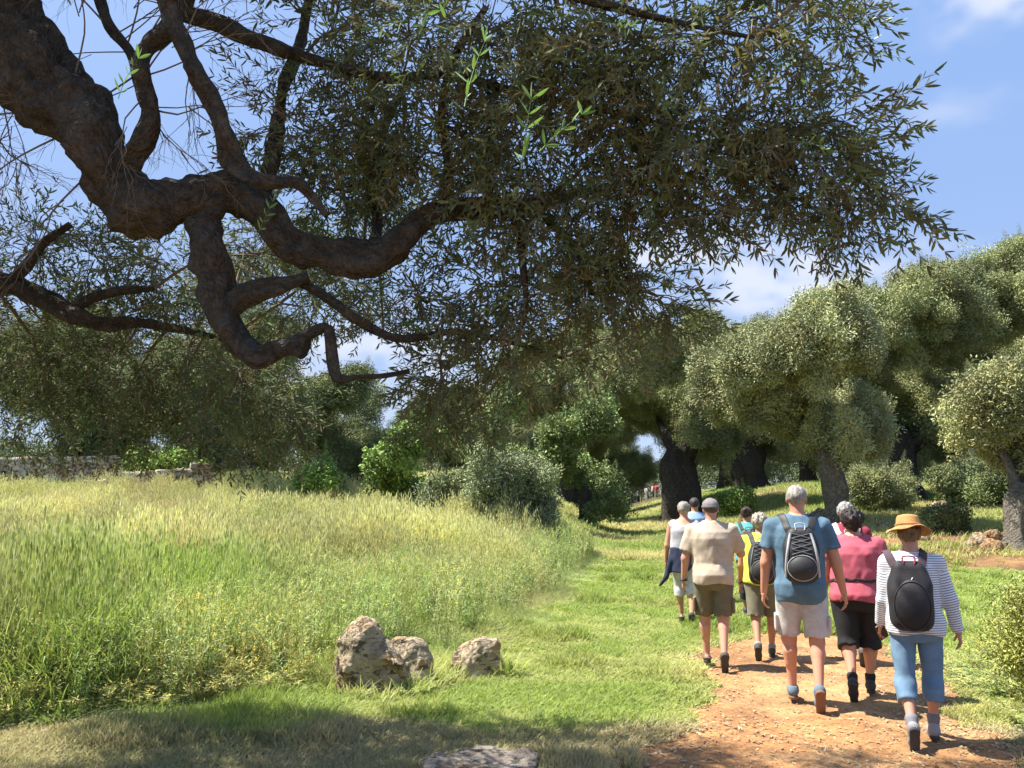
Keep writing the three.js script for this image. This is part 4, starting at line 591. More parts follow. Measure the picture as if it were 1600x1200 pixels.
  const T = o.top, hem = up(T.hem), neck = [0, up(T.neck || 0.872), sh(0.87 * H) + (T.neckZ || 0) * H], cut = (p, A, len) => { const along = (p[0] - A.S[0]) * (A.E[0] - A.S[0]) + (p[1] - A.S[1]) * (A.E[1] - A.S[1]) + (p[2] - A.S[2]) * (A.E[2] - A.S[2]); return along / (0.178 * H) - len * 0.178 * H; };
  const shirtF = (x, y, z) => {
    const p = [x, y, z]; let d = loft(x, y, z, 0.012, (T.loose || 0.02));
    for (const k of ['armL', 'armR']) {
      const A = J[k]; let a;
      if (T.sleeve <= 0) { a = cone(p, A.S, add3(A.S, [-A.s, 0, 0], 0.03), 0.035 * H, 0.04 * H); a = Math.max(a, (x * A.s) - Math.abs(A.S[0]) + 0.012); }
      else if (T.sleeve < 1.5) a = Math.max(cone(p, A.S, A.E, 0.03 * H * (o.armW || 1) + 0.006, 0.03 * H * (o.armW || 1) + (T.cuff || 0.016)), cut(p, A, T.sleeve));
      else { const wd2 = (p[0] - A.wr[0]) * A.hd[0] + (p[1] - A.wr[1]) * A.hd[1] + (p[2] - A.wr[2]) * A.hd[2]; a = Math.max(arm(p, A, 0.012, 0.012), wd2 + 0.012); }
      d = smin(d, a, 0.04); d = smin(d, trap(p, A, T.sleeve <= 0 ? 0.002 : 0.008), 0.04);
    }
    d -= 0.004 + fold(x, y, z, T.fold || 0.007);
    const h = hem + 0.012 * Math.sin(Math.atan2(x, z) * 3 + o.seed) + (T.tail || 0) * (z > 0 ? -Math.cos(clamp(x * 6, -1.5, 1.5)) : 0);
    d = Math.max(d, (h - y) * 0.9); return Math.max(d, (T.neckR || 0.05) * H * (o.headS || 1) - Math.hypot(x - neck[0], (y - neck[1]) * (T.neckH || 1), z - neck[2]));
  };
  const shirt = solid(shirtF, [-0.56, hem - 0.1, -0.55], [0.56, up(0.9), 0.55], 0.0115);
  if (T.stripes) { const p = shirt.attributes.position, uv = shirt.attributes.uv; for (let i = 0; i < p.count; i++) { const q = [p.getX(i), p.getY(i), p.getZ(i)]; let v = q[1]; for (const k of ['armL', 'armR']) { const A = J[k]; const l = Math.hypot(q[0] - A.S[0], q[1] - A.S[1], q[2] - A.S[2]); if (l > 0.085 && arm(q, A, 0.012, 0.012) < loft(q[0], q[1], q[2], 0.012, T.loose || 0.02)) v = l; } uv.setXY(i, q[0], v); } }
  part(T.name || 'shirt', shirt, T.mat, g);
  const P = o.bottom, legTop = up(P.top || 0.57);
  const pants = solid((x, y, z) => { const p = [x, y, z]; let d = Math.max(loft(x, y, z, 0.012, 0), up(0.425) - y); for (const k of ['legL', 'legR']) { const L = J[k], t1 = P.len; let a = smin(cone(p, L.hip, L.knee, 0.054 * H * (o.thigh || 1) + P.loose, 0.035 * H + P.loose * (P.flare || 1)), cone(p, L.knee, L.ank, 0.034 * H * (o.calf || 1) + P.loose * (P.flare || 1), 0.028 * H + P.loose * (P.flare || 1)), 0.02); if (P.len > 1) a = smin(a, cone(p, add3(L.knee, [0, -0.03 * H, 0.012 * H]), add3(L.knee, [0, -0.13 * H, 0.01 * H]), 0.033 * H * (o.calf || 1) + P.loose + 0.006, 0.03 * H + P.loose + 0.004), 0.03); const full = 0.238 * H, K = t1 <= 1 ? [L.hip, L.knee] : [L.knee, L.ank], dir = [K[1][0] - K[0][0], K[1][1] - K[0][1], K[1][2] - K[0][2]], ln = Math.hypot(...dir), al = ((p[0] - K[0][0]) * dir[0] + (p[1] - K[0][1]) * dir[1] + (p[2] - K[0][2]) * dir[2]) / ln; a = Math.max(a, al - (t1 <= 1 ? t1 : t1 - 1) * ln - 0.006 * Math.sin(x * 60)); d = smin(d, a, 0.014); } d -= fold(x, y, z, P.fold || 0.008) + 0.002; if (P.pocket) for (const k of ['legL', 'legR']) { const L = J[k], m = add3(L.hip, add3(L.knee, L.hip, -1), 0.66); d = Math.min(d, rbox(x - m[0] - L.s * (0.05 * H + P.loose - 0.004), y - m[1], z - m[2] - 0.01, 0.014, 0.075, 0.07, 0.012)); } return Math.max(d, y - legTop); }, [-0.4, 0.02, -0.6], [0.4, legTop + 0.03, 0.6], 0.0115);
  part(P.name || 'trousers', pants, P.mat, g);
  for (const k of ['legL', 'legR']) {
    const L = J[k], S = o.shoe, m = new THREE.Matrix4().makeBasis(V(1, 0, 0), V(...L.v).negate(), V(...L.u).negate()); m.scale(V(fs, fs, fs)); m.setPosition(V(...L.ank));
    const sh0 = part('shoe', SHOE[S.type || 'low'], S.mat, g); m.decompose(sh0.position, sh0.quaternion, sh0.scale); part('sole', SOLE, S.sole, sh0);
    if (S.sock) part('sock', solid((x, y, z) => { const p = [x, y, z], e = add3(L.ank, add3(L.knee, L.ank, -1), S.sockLen || 0.3); return cone(p, L.ank, e, 0.019 * H + 0.01, 0.024 * H + 0.008); }, add3(L.ank, [-0.12, -0.1, -0.16]), add3(L.ank, [0.12, 0.25, 0.2]), 0.01), S.sock, g);
  }
  // hair: a cap of the skull's own shape, cut free of the face
  if (o.hair) {
    const h = o.hair, hg = solid((x, y, z) => { const q = Math.sqrt(x * x + z * z) + 1e-6; let d = ellipsoid(x, y - 0.024, z - 0.012, 0.078 + h.t, 0.089 + h.t, 0.098 + h.t); if (h.drop) d = smin(d, cone([x, y, z], [0, 0, 0.05], [0, -h.drop, 0.06], 0.062 + h.t, 0.05), 0.03); if (h.bun) d = smin(d, Math.hypot(x - h.bun[0], y - h.bun[1], z - h.bun[2]) - h.bun[3], 0.015); d -= (h.rough || 0.006) * (noise(x * 45 + o.seed, y * 18, z * 45) + 0.6 * noise(x * 90, y * 40, z * 90)); const nape = (h.nape || -0.06) + 0.5 * Math.abs(x) - (h.drop || 0); d = Math.max(d, nape + clamp(-z * 0.9, -0.05, 0.12) * (z < 0.02 ? 1 : 0) - y); return Math.max(d, -(z + 0.062 + 0.35 * (y - 0.06))); }, [-0.14, -0.2, -0.14], [0.14, 0.18, 0.2], 0.0065);
    const m = part('hair', hg, h.mat, g); headM.decompose(m.position, m.quaternion, m.scale);
  }
  o.headM = headM; o.J = J; o.hands = hands; o.up = up; o.shirtF = shirtF; o.g = g; o.hs = hs; o.sh = sh; return o;
}
function ellipsoidXZ(x, z, a, b) { const k0 = Math.hypot(x / a, z / b), k1 = Math.hypot(x / (a * a), z / (b * b)); return k1 < 1e-9 ? -Math.min(a, b) : k0 * (k0 - 1) / k1; }
function onHead(o, name, geo, mat, parent) { const m = part(name, geo, mat, parent || o.g); if (!parent) o.headM.decompose(m.position, m.quaternion, m.scale); return m; }
// a flat band along points, its face turned along the normals
function band(pts, nrm, w, t) {
  const pos = [], tri = [], n = pts.length;
  for (let i = 0; i < n; i++) { const T = pts[Math.min(n - 1, i + 1)].clone().sub(pts[Math.max(0, i - 1)]).normalize(), N = nrm[i].clone().addScaledVector(T, -nrm[i].dot(T)).normalize(), S = T.clone().cross(N); for (const [a, b] of [[-1, 0], [-0.9, 1], [0.9, 1], [1, 0]]) { const p = pts[i].clone().addScaledVector(S, a * (typeof w === 'function' ? w(i / (n - 1)) : w) / 2).addScaledVector(N, b * t); pos.push(p.x, p.y, p.z); } }
  for (let i = 0; i < n - 1; i++) for (let k = 0; k < 4; k++) { const a = i * 4 + k, b = i * 4 + (k + 1) % 4; tri.push(a, b, a + 4, b, b + 4, a + 4); }
  const g = new THREE.BufferGeometry(); g.setAttribute('position', new THREE.Float32BufferAttribute(pos, 3)); g.setIndex(tri); g.computeVertexNormals(); return g;
}
const normalAt = (f, p) => { const e = 0.01; return V(f(p.x + e, p.y, p.z) - f(p.x - e, p.y, p.z), f(p.x, p.y + e, p.z) - f(p.x, p.y - e, p.z), f(p.x, p.y, p.z + e) - f(p.x, p.y, p.z - e)).normalize(); };
function lieOn(f, pts, lift = 0.004) { const N = []; const q = pts.map(p => { p = p.clone(); let n; for (let k = 0; k < 8; k++) { n = normalAt(f, p); p.addScaledVector(n, -(f(p.x, p.y, p.z) - lift) * 0.8); } N.push(n); return p; }); return [q, N]; }
// a rucksack worn by person o: k = { label, w, h, d, y (top, of height), body, trim ... }
function rucksack(o, k) {
  const g = thing('backpack', k.label, 'backpack', o.g.position.toArray(), o.g.rotation.y, 'backpacks worn by the walkers'); if (k.x) { g.position.x += k.x * Math.cos(g.rotation.y); g.position.z -= k.x * Math.sin(g.rotation.y); }
  const top = o.up(k.y), cy = top - k.h / 2, f = o.shirtF;
  let back = -1; for (let z = 0.05; z < 0.5; z += 0.005) if (f(k.x || 0, cy + k.h * 0.15, z) > 0) { back = z; break; }
  const ox = k.x || 0, zc = back + k.d * 0.5 - 0.01, F = (x, y, z) => { const t = (y - cy) / k.h, wd = k.w * (1 - 0.34 * sm(0.12, 0.55, t) - 0.1 * sm(-0.2, -0.55, t)) * 0.5, dd = k.d * 0.5 * (1 - 0.4 * sm(0.0, 0.5, t)); let d = rbox(x, y - cy, z - zc + k.d * 0.12 * sm(0, 0.5, t), wd, k.h / 2, dd, Math.min(wd, dd) * 0.85); return d - 0.005 * noise(x * 14, y * 11, z * 14 + k.h * 9); };
  const lo = [-k.w * 0.6, cy - k.h * 0.56, zc - k.d * 0.7], hi = [k.w * 0.6, cy + k.h * 0.56, zc + k.d * 0.8];
  const body = part('bag', solid(F, lo, hi, 0.0105), k.body, g);
  const surf = (x, y) => { let z = zc + k.d * 0.9; for (let i = 0; i < 24; i++) { const d = F(x, y, z); if (d < 0.001) break; z -= d * 0.8; } return V(x, y, z); };
  // front pocket
  const ph = k.h * k.pocket[1], pc = cy + k.h * k.pocket[0];
  const PF = (x, y, z) => { const s = F(x, y, z), e = ellipsoid(x, y - pc, z - zc - k.d * 0.3, k.w * 0.42, ph * 0.56, k.d * 0.42); return Math.max(e, s - 0.05) - 0.002; };
  part('pocket', solid(PF, lo, [hi[0], hi[1], hi[2] + 0.06], 0.0105), k.pocketMat || k.body, g);
  const pts = []; for (let i = 0; i <= 40; i++) { const a = i / 40 * 2 * Math.PI, x = Math.cos(a) * k.w * 0.4, y = pc + Math.sin(a) * ph * 0.52; let z = zc + k.d; for (let q = 0; q < 26; q++) { const d = Math.min(F(x, y, z), PF(x, y, z)); if (d < 0.002) break; z -= d * 0.8; } pts.push([x, y, z + 0.002, 0.0045]); }
  part('piping', limbTube(pts, 5, 0.02, 0, 1, false), k.trim, g);
  if (k.bungee) for (let q = 0; q < 4; q++) for (const s of [-1, 1]) { const p = []; for (let i = 0; i <= 6; i++) { const t = i / 6, v = surf(s * k.w * 0.26 * (1 - 2 * t), pc + ph * 0.55 + (q + t) * k.h * 0.095); p.push([v.x, v.y, v.z + 0.004, 0.0035]); } part('bungee_cord', limbTube(p, 5, 0.03, 0, 1, false), k.cord || k.trim, g); }
  if (k.side) for (const s of [-1, 1]) { const p = []; for (let i = 0; i <= 16; i++) { const t = i / 16, v = surf(s * k.w * lerp(0.44, 0.27, t * t), cy - k.h * 0.38 + k.h * 0.78 * t); p.push([v.x, v.y, v.z + 0.002, k.side]); } part('side_trim', limbTube(p, 6, 0.03, 0, 1, false), k.trim, g); }
  if (k.mark) { const v = surf(k.mark[0], cy + k.mark[1]); const m = part('logo', new THREE.TorusGeometry(0.013, 0.004, 6, 14, 4.2), std([0.75, 0.72, 0.7], 0.5), g); m.position.copy(v).add(V(0, 0, 0.002)); m.rotation.z = 0.6; const m2 = part('logo', new THREE.CapsuleGeometry(0.004, 0.02, 3, 6), std([0.75, 0.72, 0.7], 0.5), g); m2.position.copy(surf(k.mark[0] - 0.012, cy + k.mark[1] + 0.045)); m2.rotation.z = -0.5; }
  { const a = surf(-0.035, top - 0.02), b = surf(0.035, top - 0.02); part('grab_loop', limbTube([[a.x, a.y, a.z, 0.006], [a.x * 1.1, top + 0.03, a.z - 0.02, 0.006], [b.x * 1.1, top + 0.03, b.z - 0.02, 0.006], [b.x, b.y, b.z, 0.006]], 6, 0.012, 0), k.loop || k.trim, g); }
  // shoulder straps: from the bag's top over the shoulder and back under the arm
  for (const s of [-1, 1]) {
    const X = s * (k.strapX || 0.07) * o.H, raw = [V(s * k.w * 0.16, top - 0.09, back + 0.03), V(s * k.w * 0.24, top - 0.03, back + 0.02), V(lerp(s * k.w * 0.25, X, 0.6), o.up(0.8), back * 0.85), V(X, o.up(0.84), 0.03), V(X, o.up(0.82), -0.07), V(X, o.up(0.76), -0.15), V(X * 1.05, o.up(0.7), -0.16), V(X * 1.02, o.up(0.66), -0.17)];
    const c = new THREE.CatmullRomCurve3(raw).getPoints(46), [q0, N] = lieOn(f, c.map(v => V(v.x + ox, v.y, v.z)), 0.006), q = q0.map(v => V(v.x - ox, v.y, v.z)); part('strap', band(q, N, t => (k.strapW || 0.055) * lerp(1, 0.5, sm(0.75, 0.9, t)), 0.01), k.strap || k.body, g);
  }
  return g;
}
const fairSkin = [0.52, 0.29, 0.19], tanSkin = [0.45, 0.22, 0.13], ruddy = [0.55, 0.27, 0.18], darkSole = std([0.05, 0.045, 0.045], 0.8), brownSole = std([0.16, 0.08, 0.05], 0.85);
const hairMat = c => std(c, 0.6, { map: hairMap, bumpMap: hairMap, bumpScale: 0.006 });
const walkers = 'walkers strolling along the path';
const stripeMap = grainTexture(64, (u, v) => { const k = (v * 4) % 1; return k < 0.36 ? S3(0.2, 0.23, 0.32) : S3(0.8, 0.8, 0.82); }, true); stripeMap.repeat.set(1, 15);
// woman in the straw hat
const hatWoman = person({ label: 'woman in straw hat and striped long sleeve top with blue cropped jeans', x: 2.97, z: -6.25, yaw: 0.03, H: 1.545, seed: 1, lean: 0.05, group: walkers, skin: ruddy,
  wide: { shoulder: 1.0, waist: 1.08, hip: 1.1, depth: 1.05 }, thigh: 1.04, calf: 1.0,
  legL: [-0.12, 0.4, 1.1, 0.014], legR: [0.16, 0.1, 0.02, 0.012], armL: [0.1, 0.12, 0.42, 0.0], armR: [-0.05, 0.27, 0.2, 0.08], tilt: -0.12, turn: 0.05,
  top: { mat: cloth([1, 1, 1], 0.9, { map: stripeMap }), stripes: true, sleeve: 2, hem: 0.475, loose: 0.022, fold: 0.008 },
  bottom: { name: 'cropped_jeans', mat: cloth([0.16, 0.27, 0.40], 0.9), len: 1.44, loose: 0.009, fold: 0.007 },
  shoe: { type: 'mid', mat: std([0.28, 0.27, 0.28], 0.8), sole: darkSole, sock: cloth([0.22, 0.21, 0.23]), sockLen: 0.17 },
  hair: { t: 0.008, mat: hairMat([0.26, 0.14, 0.06]), nape: -0.07, drop: 0.02, rough: 0.012 } });
{ // straw hat: crown and wavy brim with a darker band
  const straw = grainTexture(128, (u, v) => { const k = 0.75 + 0.25 * Math.sin(v * 200) * Math.sin(u * 160) + 0.2 * tile(u, v, 16, 3, 31); return [k, k, k]; });
  const m = std([0.46, 0.24, 0.085], 0.85, { bumpMap: straw, bumpScale: 0.004 }), P = (r, y) => new THREE.Vector2(r, y);
  const hg = new THREE.LatheGeometry([P(0.001, 0.115), P(0.05, 0.113), P(0.078, 0.104), P(0.088, 0.088), P(0.096, 0.03), P(0.104, 0.016), P(0.135, 0.006), P(0.165, -0.006), P(0.176, -0.014), P(0.176, -0.019), P(0.164, -0.012), P(0.13, 0), P(0.1, 0.01), P(0.09, 0.024), P(0.082, 0.085), P(0.06, 0.105), P(0.001, 0.108)], 48);
  const p = hg.attributes.position; for (let i = 0; i < p.count; i++) { const x = p.getX(i), z = p.getZ(i), r = Math.hypot(x, z), a = Math.atan2(x, z); p.setY(i, p.getY(i) + sm(0.1, 0.176, r) * (0.016 * Math.sin(a * 2 + 0.7) + 0.008 * Math.sin(a * 5)) - (r < 0.06 ? 0.012 * sm(0.06, 0, r) : 0)); } hg.computeVertexNormals(); hg.scale(1, 1.05, 1.12);
  const h = onHead(hatWoman, 'straw_hat', hg, m); h.translateY(0.045); h.rotateX(-0.06);
  part('hat_band', new THREE.TorusGeometry(0.1, 0.006, 8, 48).rotateX(Math.PI / 2).scale(1, 1.7, 1.12).translate(0, 0.03, 0), std([0.36, 0.17, 0.06], 0.8), h);
}
rucksack(hatWoman, { label: 'large black backpack with dark plum straps on the woman in the straw hat', x: -0.045, w: 0.3, h: 0.49, d: 0.18, y: 0.815, pocket: [-0.12, 0.66], body: cloth([0.022, 0.019, 0.022], 0.7), trim: std([0.035, 0.03, 0.035], 0.6), strap: cloth([0.085, 0.05, 0.065], 0.8), loop: std([0.28, 0.03, 0.06], 0.7), strapW: 0.06, mark: [0.02, 0.08], strapX: 0.075 });
{ const ph = thing('mobile_phone', 'dark mobile phone in the hand of the straw hat woman', 'phone', hatWoman.g.position.toArray(), hatWoman.g.rotation.y), s = new THREE.Shape(); const w = 0.034, h = 0.07, r = 0.008; s.moveTo(-w + r, -h); s.lineTo(w - r, -h); s.quadraticCurveTo(w, -h, w, -h + r); s.lineTo(w, h - r); s.quadraticCurveTo(w, h, w - r, h); s.lineTo(-w + r, h); s.quadraticCurveTo(-w, h, -w, h - r); s.lineTo(-w, -h + r); s.quadraticCurveTo(-w, -h, -w + r, -h);
  const c = part('case', new THREE.ExtrudeGeometry(s, { depth: 0.008, bevelEnabled: true, bevelSize: 0.001, bevelThickness: 0.001 }), std([0.05, 0.02, 0.025], 0.4), ph); const d = V(0.024, -0.085, -0.01).applyMatrix4(hatWoman.hands.armL); c.position.copy(d); c.rotation.set(0.5, 0.5, 0.35); part('lens', new THREE.CylinderGeometry(0.006, 0.006, 0.003, 12).rotateX(Math.PI / 2).translate(-0.018, 0.05, 0.0105), std([0.02, 0.02, 0.025], 0.15), c); }
// woman in pink
const pink = person({ label: 'dark haired woman in pink top and black knee length trousers', x: 3.14, z: -7.7, yaw: -0.05, H: 1.625, seed: 2, lean: 0.04, group: walkers, skin: ruddy,
  wide: { shoulder: 1.14, waist: 1.32, hip: 1.26, depth: 1.3 }, thigh: 1.25, calf: 1.2, armW: 1.3,
  legL: [-0.1, 0.42, 1.0, 0.006], legR: [0.16, 0.1, 0.02, 0.004], armL: [0.12, 0.22, 0.35, 0.12], armR: [-0.02, 0.2, 0.3, 0.1], turn: -0.15,
  top: { mat: cloth([0.52, 0.105, 0.15]), sleeve: 0.42, cuff: 0.02, hem: 0.495, loose: 0.02, fold: 0.013, neckR: 0.058 },
  bottom: { mat: cloth([0.012, 0.012, 0.014], 0.8), len: 1.12, loose: 0.02, flare: 1.3 },
  shoe: { type: 'mid', mat: std([0.045, 0.045, 0.045], 0.8), sole: darkSole, sock: cloth([0.02, 0.02, 0.02]), sockLen: 0.14 },
  hair: { t: 0.02, mat: hairMat([0.022, 0.013, 0.011]), nape: -0.075, drop: 0.06, rough: 0.016, bun: [0.01, 0.03, 0.1, 0.05] } });
{ const pts = []; for (let i = 0; i <= 48; i++) { const a = i / 48 * 6.2832; pts.push(V(Math.sin(a) * 0.3, pink.up(0.6) + 0.01 * Math.cos(a), Math.cos(a) * 0.25)); } const [q, N] = lieOn(pink.shirtF, pts, 0.0); part('waist_strap', band(q, N, 0.026, 0.008), std([0.03, 0.02, 0.025], 0.7), pink.g); }
// woman in red behind her
const red = person({ label: 'grey haired walker in dark red shirt mostly hidden behind the pink woman', x: 3.72, z: -9.3, yaw: 0.02, H: 1.67, seed: 3, group: walkers, skin: fairSkin, wide: { shoulder: 1.05, waist: 1.2, hip: 1.1, depth: 1.1 },
  legL: [0.15, 0.1, 0, 0], legR: [-0.12, 0.35, 0.9, 0], armL: [0.1, 0.2, 0.3], armR: [0, 0.14, 0.2],
  top: { mat: cloth([0.3, 0.03, 0.06]), sleeve: 0.55, hem: 0.47, loose: 0.03 }, bottom: { mat: cloth([0.1, 0.09, 0.08]), len: 1.5, loose: 0.02 }, shoe: { mat: std([0.1, 0.09, 0.08], 0.8), sole: darkSole }, hair: { t: 0.012, mat: hairMat([0.4, 0.38, 0.36]), rough: 0.01 } });
rucksack(red, { label: 'dark red backpack with pale straps behind the pink woman', w: 0.28, h: 0.4, d: 0.15, y: 0.8, pocket: [-0.15, 0.5], body: cloth([0.16, 0.02, 0.04], 0.8), trim: std([0.4, 0.38, 0.36], 0.7), strap: cloth([0.6, 0.55, 0.52], 0.8) });
// tall man in blue
const blueMan = person({ label: 'tall grey haired man in blue shirt and white cargo shorts', x: 2.53, z: -7.4, yaw: 0.0, H: 1.83, seed: 4, lean: 0.03, group: walkers, skin: [0.56, 0.26, 0.165],
  wide: { shoulder: 1.1, waist: 1.1, hip: 1.04, depth: 1.15 }, calf: 1.08, armW: 1.12,
  legL: [0.14, 0.08, 0.0, 0.012], legR: [-0.1, 0.34, 1.05, 0.01], armL: [0.02, 0.2, 0.22, 0.1], armR: [0.05, 0.27, 0.15, 0.06],
  top: { mat: cloth([0.1, 0.185, 0.27]), sleeve: 0.6, cuff: 0.022, hem: 0.445, tail: 0.012, loose: 0.018, fold: 0.012 },
  bottom: { name: 'cargo_shorts', mat: cloth([0.6, 0.56, 0.54]), len: 0.9, loose: 0.022, flare: 1.35, pocket: true, fold: 0.01 },
  shoe: { type: 'low', mat: cloth([0.13, 0.19, 0.25]), sole: std([0.2, 0.1, 0.06], 0.85) }, hair: { t: 0.004, mat: hairMat([0.42, 0.38, 0.34]), nape: -0.05, rough: 0.004 } });
rucksack(blueMan, { label: 'black and silver backpack with bungee cords on the man in blue', w: 0.3, h: 0.46, d: 0.19, y: 0.795, pocket: [-0.22, 0.44], body: cloth([0.02, 0.021, 0.024], 0.6), pocketMat: cloth([0.03, 0.03, 0.033], 0.6), trim: std([0.4, 0.41, 0.43], 0.45), cord: std([0.13, 0.13, 0.14], 0.5), side: 0.012, bungee: true, strapW: 0.06, strapX: 0.068 });
// woman in yellow
const yellow = person({ label: 'short haired woman in bright yellow top and khaki shorts', x: 2.82, z: -9.5, yaw: -0.05, H: 1.565, seed: 5, lean: 0.06, group: walkers, skin: tanSkin, wide: { shoulder: 1.05, waist: 1.2, hip: 1.12, depth: 1.15 },
  legL: [-0.16, 0.45, 1.05, 0.006], legR: [0.14, 0.06, 0.02, 0.004], armL: [0.1, 0.18, 0.4, 0.1], armR: [-0.1, 0.18, 0.2], turn: -0.25,
  top: { mat: cloth([0.72, 0.72, 0.08]), sleeve: 0.35, hem: 0.5, loose: 0.024 }, bottom: { name: 'shorts', mat: cloth([0.2, 0.19, 0.13]), len: 0.95, loose: 0.022, flare: 1.4 }, shoe: { mat: std([0.06, 0.055, 0.05], 0.8), sole: darkSole, sock: cloth([0.3, 0.28, 0.25]), sockLen: 0.05 }, hair: { t: 0.018, mat: hairMat([0.46, 0.41, 0.33]), rough: 0.014, nape: -0.07 } });
rucksack(yellow, { label: 'black netted backpack on the woman in yellow', w: 0.29, h: 0.46, d: 0.17, y: 0.8, pocket: [-0.18, 0.5], body: cloth([0.025, 0.027, 0.03], 0.7), trim: std([0.2, 0.2, 0.21], 0.6), bungee: true, cord: std([0.1, 0.1, 0.11], 0.6), side: 0.006 });
{ const A = yellow.J.armL, m = part('wrist_watch', new THREE.TorusGeometry(0.03, 0.009, 8, 24), std([0.02, 0.02, 0.02], 0.5), yellow.g); m.position.set(...add3(A.wr, A.hd, -0.02)); m.quaternion.setFromUnitVectors(V(0, 0, 1), V(...A.hd)); }
// person in turquoise
const teal = person({ label: 'walker in turquoise shirt with tied dark hair ahead of the woman in yellow', x: 3.66, z: -13, yaw: 0.0, H: 1.62, seed: 6, group: walkers, skin: tanSkin,
  legL: [0.2, 0.1, 0, 0], legR: [-0.15, 0.35, 0.9, 0], armL: [0.02, 0.2, 0.3, 0.1], armR: [0.1, 0.15, 0.3], turn: -0.3,
  top: { mat: cloth([0.1, 0.42, 0.42]), sleeve: 0.5, hem: 0.49, loose: 0.02 }, bottom: { mat: cloth([0.02, 0.022, 0.03]), len: 1.6, loose: 0.01 }, shoe: { mat: std([0.06, 0.06, 0.06], 0.8), sole: darkSole }, hair: { t: 0.014, mat: hairMat([0.05, 0.025, 0.015]), rough: 0.01, bun: [0.0, 0.07, 0.09, 0.045] } });
rucksack(teal, { label: 'grey backpack on the walker in turquoise', w: 0.27, h: 0.4, d: 0.15, y: 0.79, pocket: [-0.18, 0.5], body: cloth([0.12, 0.115, 0.1], 0.8), trim: std([0.06, 0.06, 0.06], 0.7), strap: cloth([0.05, 0.05, 0.05], 0.8) });
// man in beige with cap
const beige = person({ label: 'man in beige shirt, olive cargo shorts and grey cap', x: 2.12, z: -8.9, yaw: 0.0, H: 1.69, seed: 7, lean: 0.02, group: walkers, skin: [0.55, 0.28, 0.19], wide: { shoulder: 1.16, waist: 1.17, hip: 1.06, depth: 1.2 }, armW: 1.1, calf: 1.05,
  legL: [0.16, 0.08, 0.0, 0.006], legR: [-0.12, 0.36, 1.1, 0.004], armL: [0.02, 0.22, 0.28, 0.12], armR: [0.55, 0.32, 1.2, 0.5], turn: 0.1,
  top: { mat: cloth([0.58, 0.48, 0.37]), sleeve: 0.72, cuff: 0.026, hem: 0.475, loose: 0.02, fold: 0.012, neckR: 0.045 }, bottom: { name: 'cargo_shorts', mat: cloth([0.18, 0.155, 0.095]), len: 0.93, loose: 0.024, flare: 1.3, pocket: true, fold: 0.011 },
  shoe: { type: 'sandal', mat: std([0.12, 0.08, 0.06], 0.8), sole: std([0.05, 0.045, 0.04], 0.85) }, hair: { t: 0.002, mat: hairMat([0.09, 0.07, 0.06]), nape: -0.055, rough: 0.004 } });
{ const cm = cloth([0.22, 0.2, 0.2]), cap = onHead(beige, 'flat_cap', solid((x, y, z) => { let d = ellipsoid(x, y - 0.035, z - 0.005, 0.09, 0.088, 0.112) - 0.003 * noise(x * 30, y * 30, z * 30); d = Math.max(d, 0.022 - y - 0.1 * z); return smin(d, rbox(x, y - 0.028, z + 0.12, 0.065, 0.006, 0.05, 0.006), 0.02); }, [-0.12, -0.03, -0.2], [0.12, 0.16, 0.16], 0.0065), cm); part('cap_band', new THREE.TorusGeometry(0.09, 0.006, 8, 40).rotateX(Math.PI / 2).scale(1, 2.2, 1.25).translate(0, 0.026, 0.005), cloth([0.17, 0.155, 0.155]), cap); }
{ const A = beige.J.armL, m = part('wrist_watch', new THREE.TorusGeometry(0.033, 0.01, 8, 24), std([0.02, 0.02, 0.02], 0.4), beige.g); m.position.set(...add3(A.wr, A.hd, -0.02)); m.quaternion.setFromUnitVectors(V(0, 0, 1), V(...A.hd)); }
// woman in the vest top with a jacket round her waist
const vest = person({ label: 'grey haired woman in pale vest top with navy jacket tied at her waist', x: 2.47, z: -12, yaw: -0.06, H: 1.655, seed: 8, lean: 0.04, group: walkers, skin: [0.55, 0.27, 0.165], wide: { shoulder: 1.05, waist: 1.22, hip: 1.12, depth: 1.15 },
  legL: [0.16, 0.08, 0.0, 0.002], legR: [-0.12, 0.36, 1.0, 0.002], armL: [-0.05, 0.2, 0.25, 0.1], armR: [0.3, 0.15, 0.6],
  top: { name: 'vest_top', mat: cloth([0.52, 0.51, 0.55]), sleeve: 0, hem: 0.53, loose: 0.014, neckR: 0.088, neckZ: 0.035 }, bottom: { name: 'cropped_trousers', mat: cloth([0.66, 0.64, 0.62]), len: 1.3, loose: 0.014, flare: 1.3 }, shoe: { type: 'sandal', mat: std([0.1, 0.08, 0.07], 0.8), sole: darkSole }, hair: { t: 0.012, mat: hairMat([0.4, 0.36, 0.31]), rough: 0.01, nape: -0.065 } });
part('tied_jacket', solid((x, y, z) => { const t = vest.up(0.6) - y, p = [x, y, z]; let d = Math.max(ellipsoidXZ(x, z - 0.02, 0.2 + 0.05 * t, 0.165 + 0.12 * t), -t - 0.01, t - 0.3 - 0.25 * noise(x * 4, 3, z * 4)); d = Math.max(d, -(z + 0.03 + 0.25 * noise(x * 3, y * 3, 1))); d = smin(d, cone(p, [-0.15, vest.up(0.58), 0.06], [-0.27, vest.up(0.36), 0.12], 0.05, 0.035), 0.04); d = Math.min(d, cone(p, [-0.27, vest.up(0.36), 0.12], [-0.36, vest.up(0.285), 0.13], 0.035, 0.008)); return d - 0.008 * noise(x * 16, y * 12, z * 16); }, [-0.45, vest.up(0.25), -0.35], [0.32, vest.up(0.64), 0.36], 0.012), cloth([0.018, 0.024, 0.06]), vest.g);
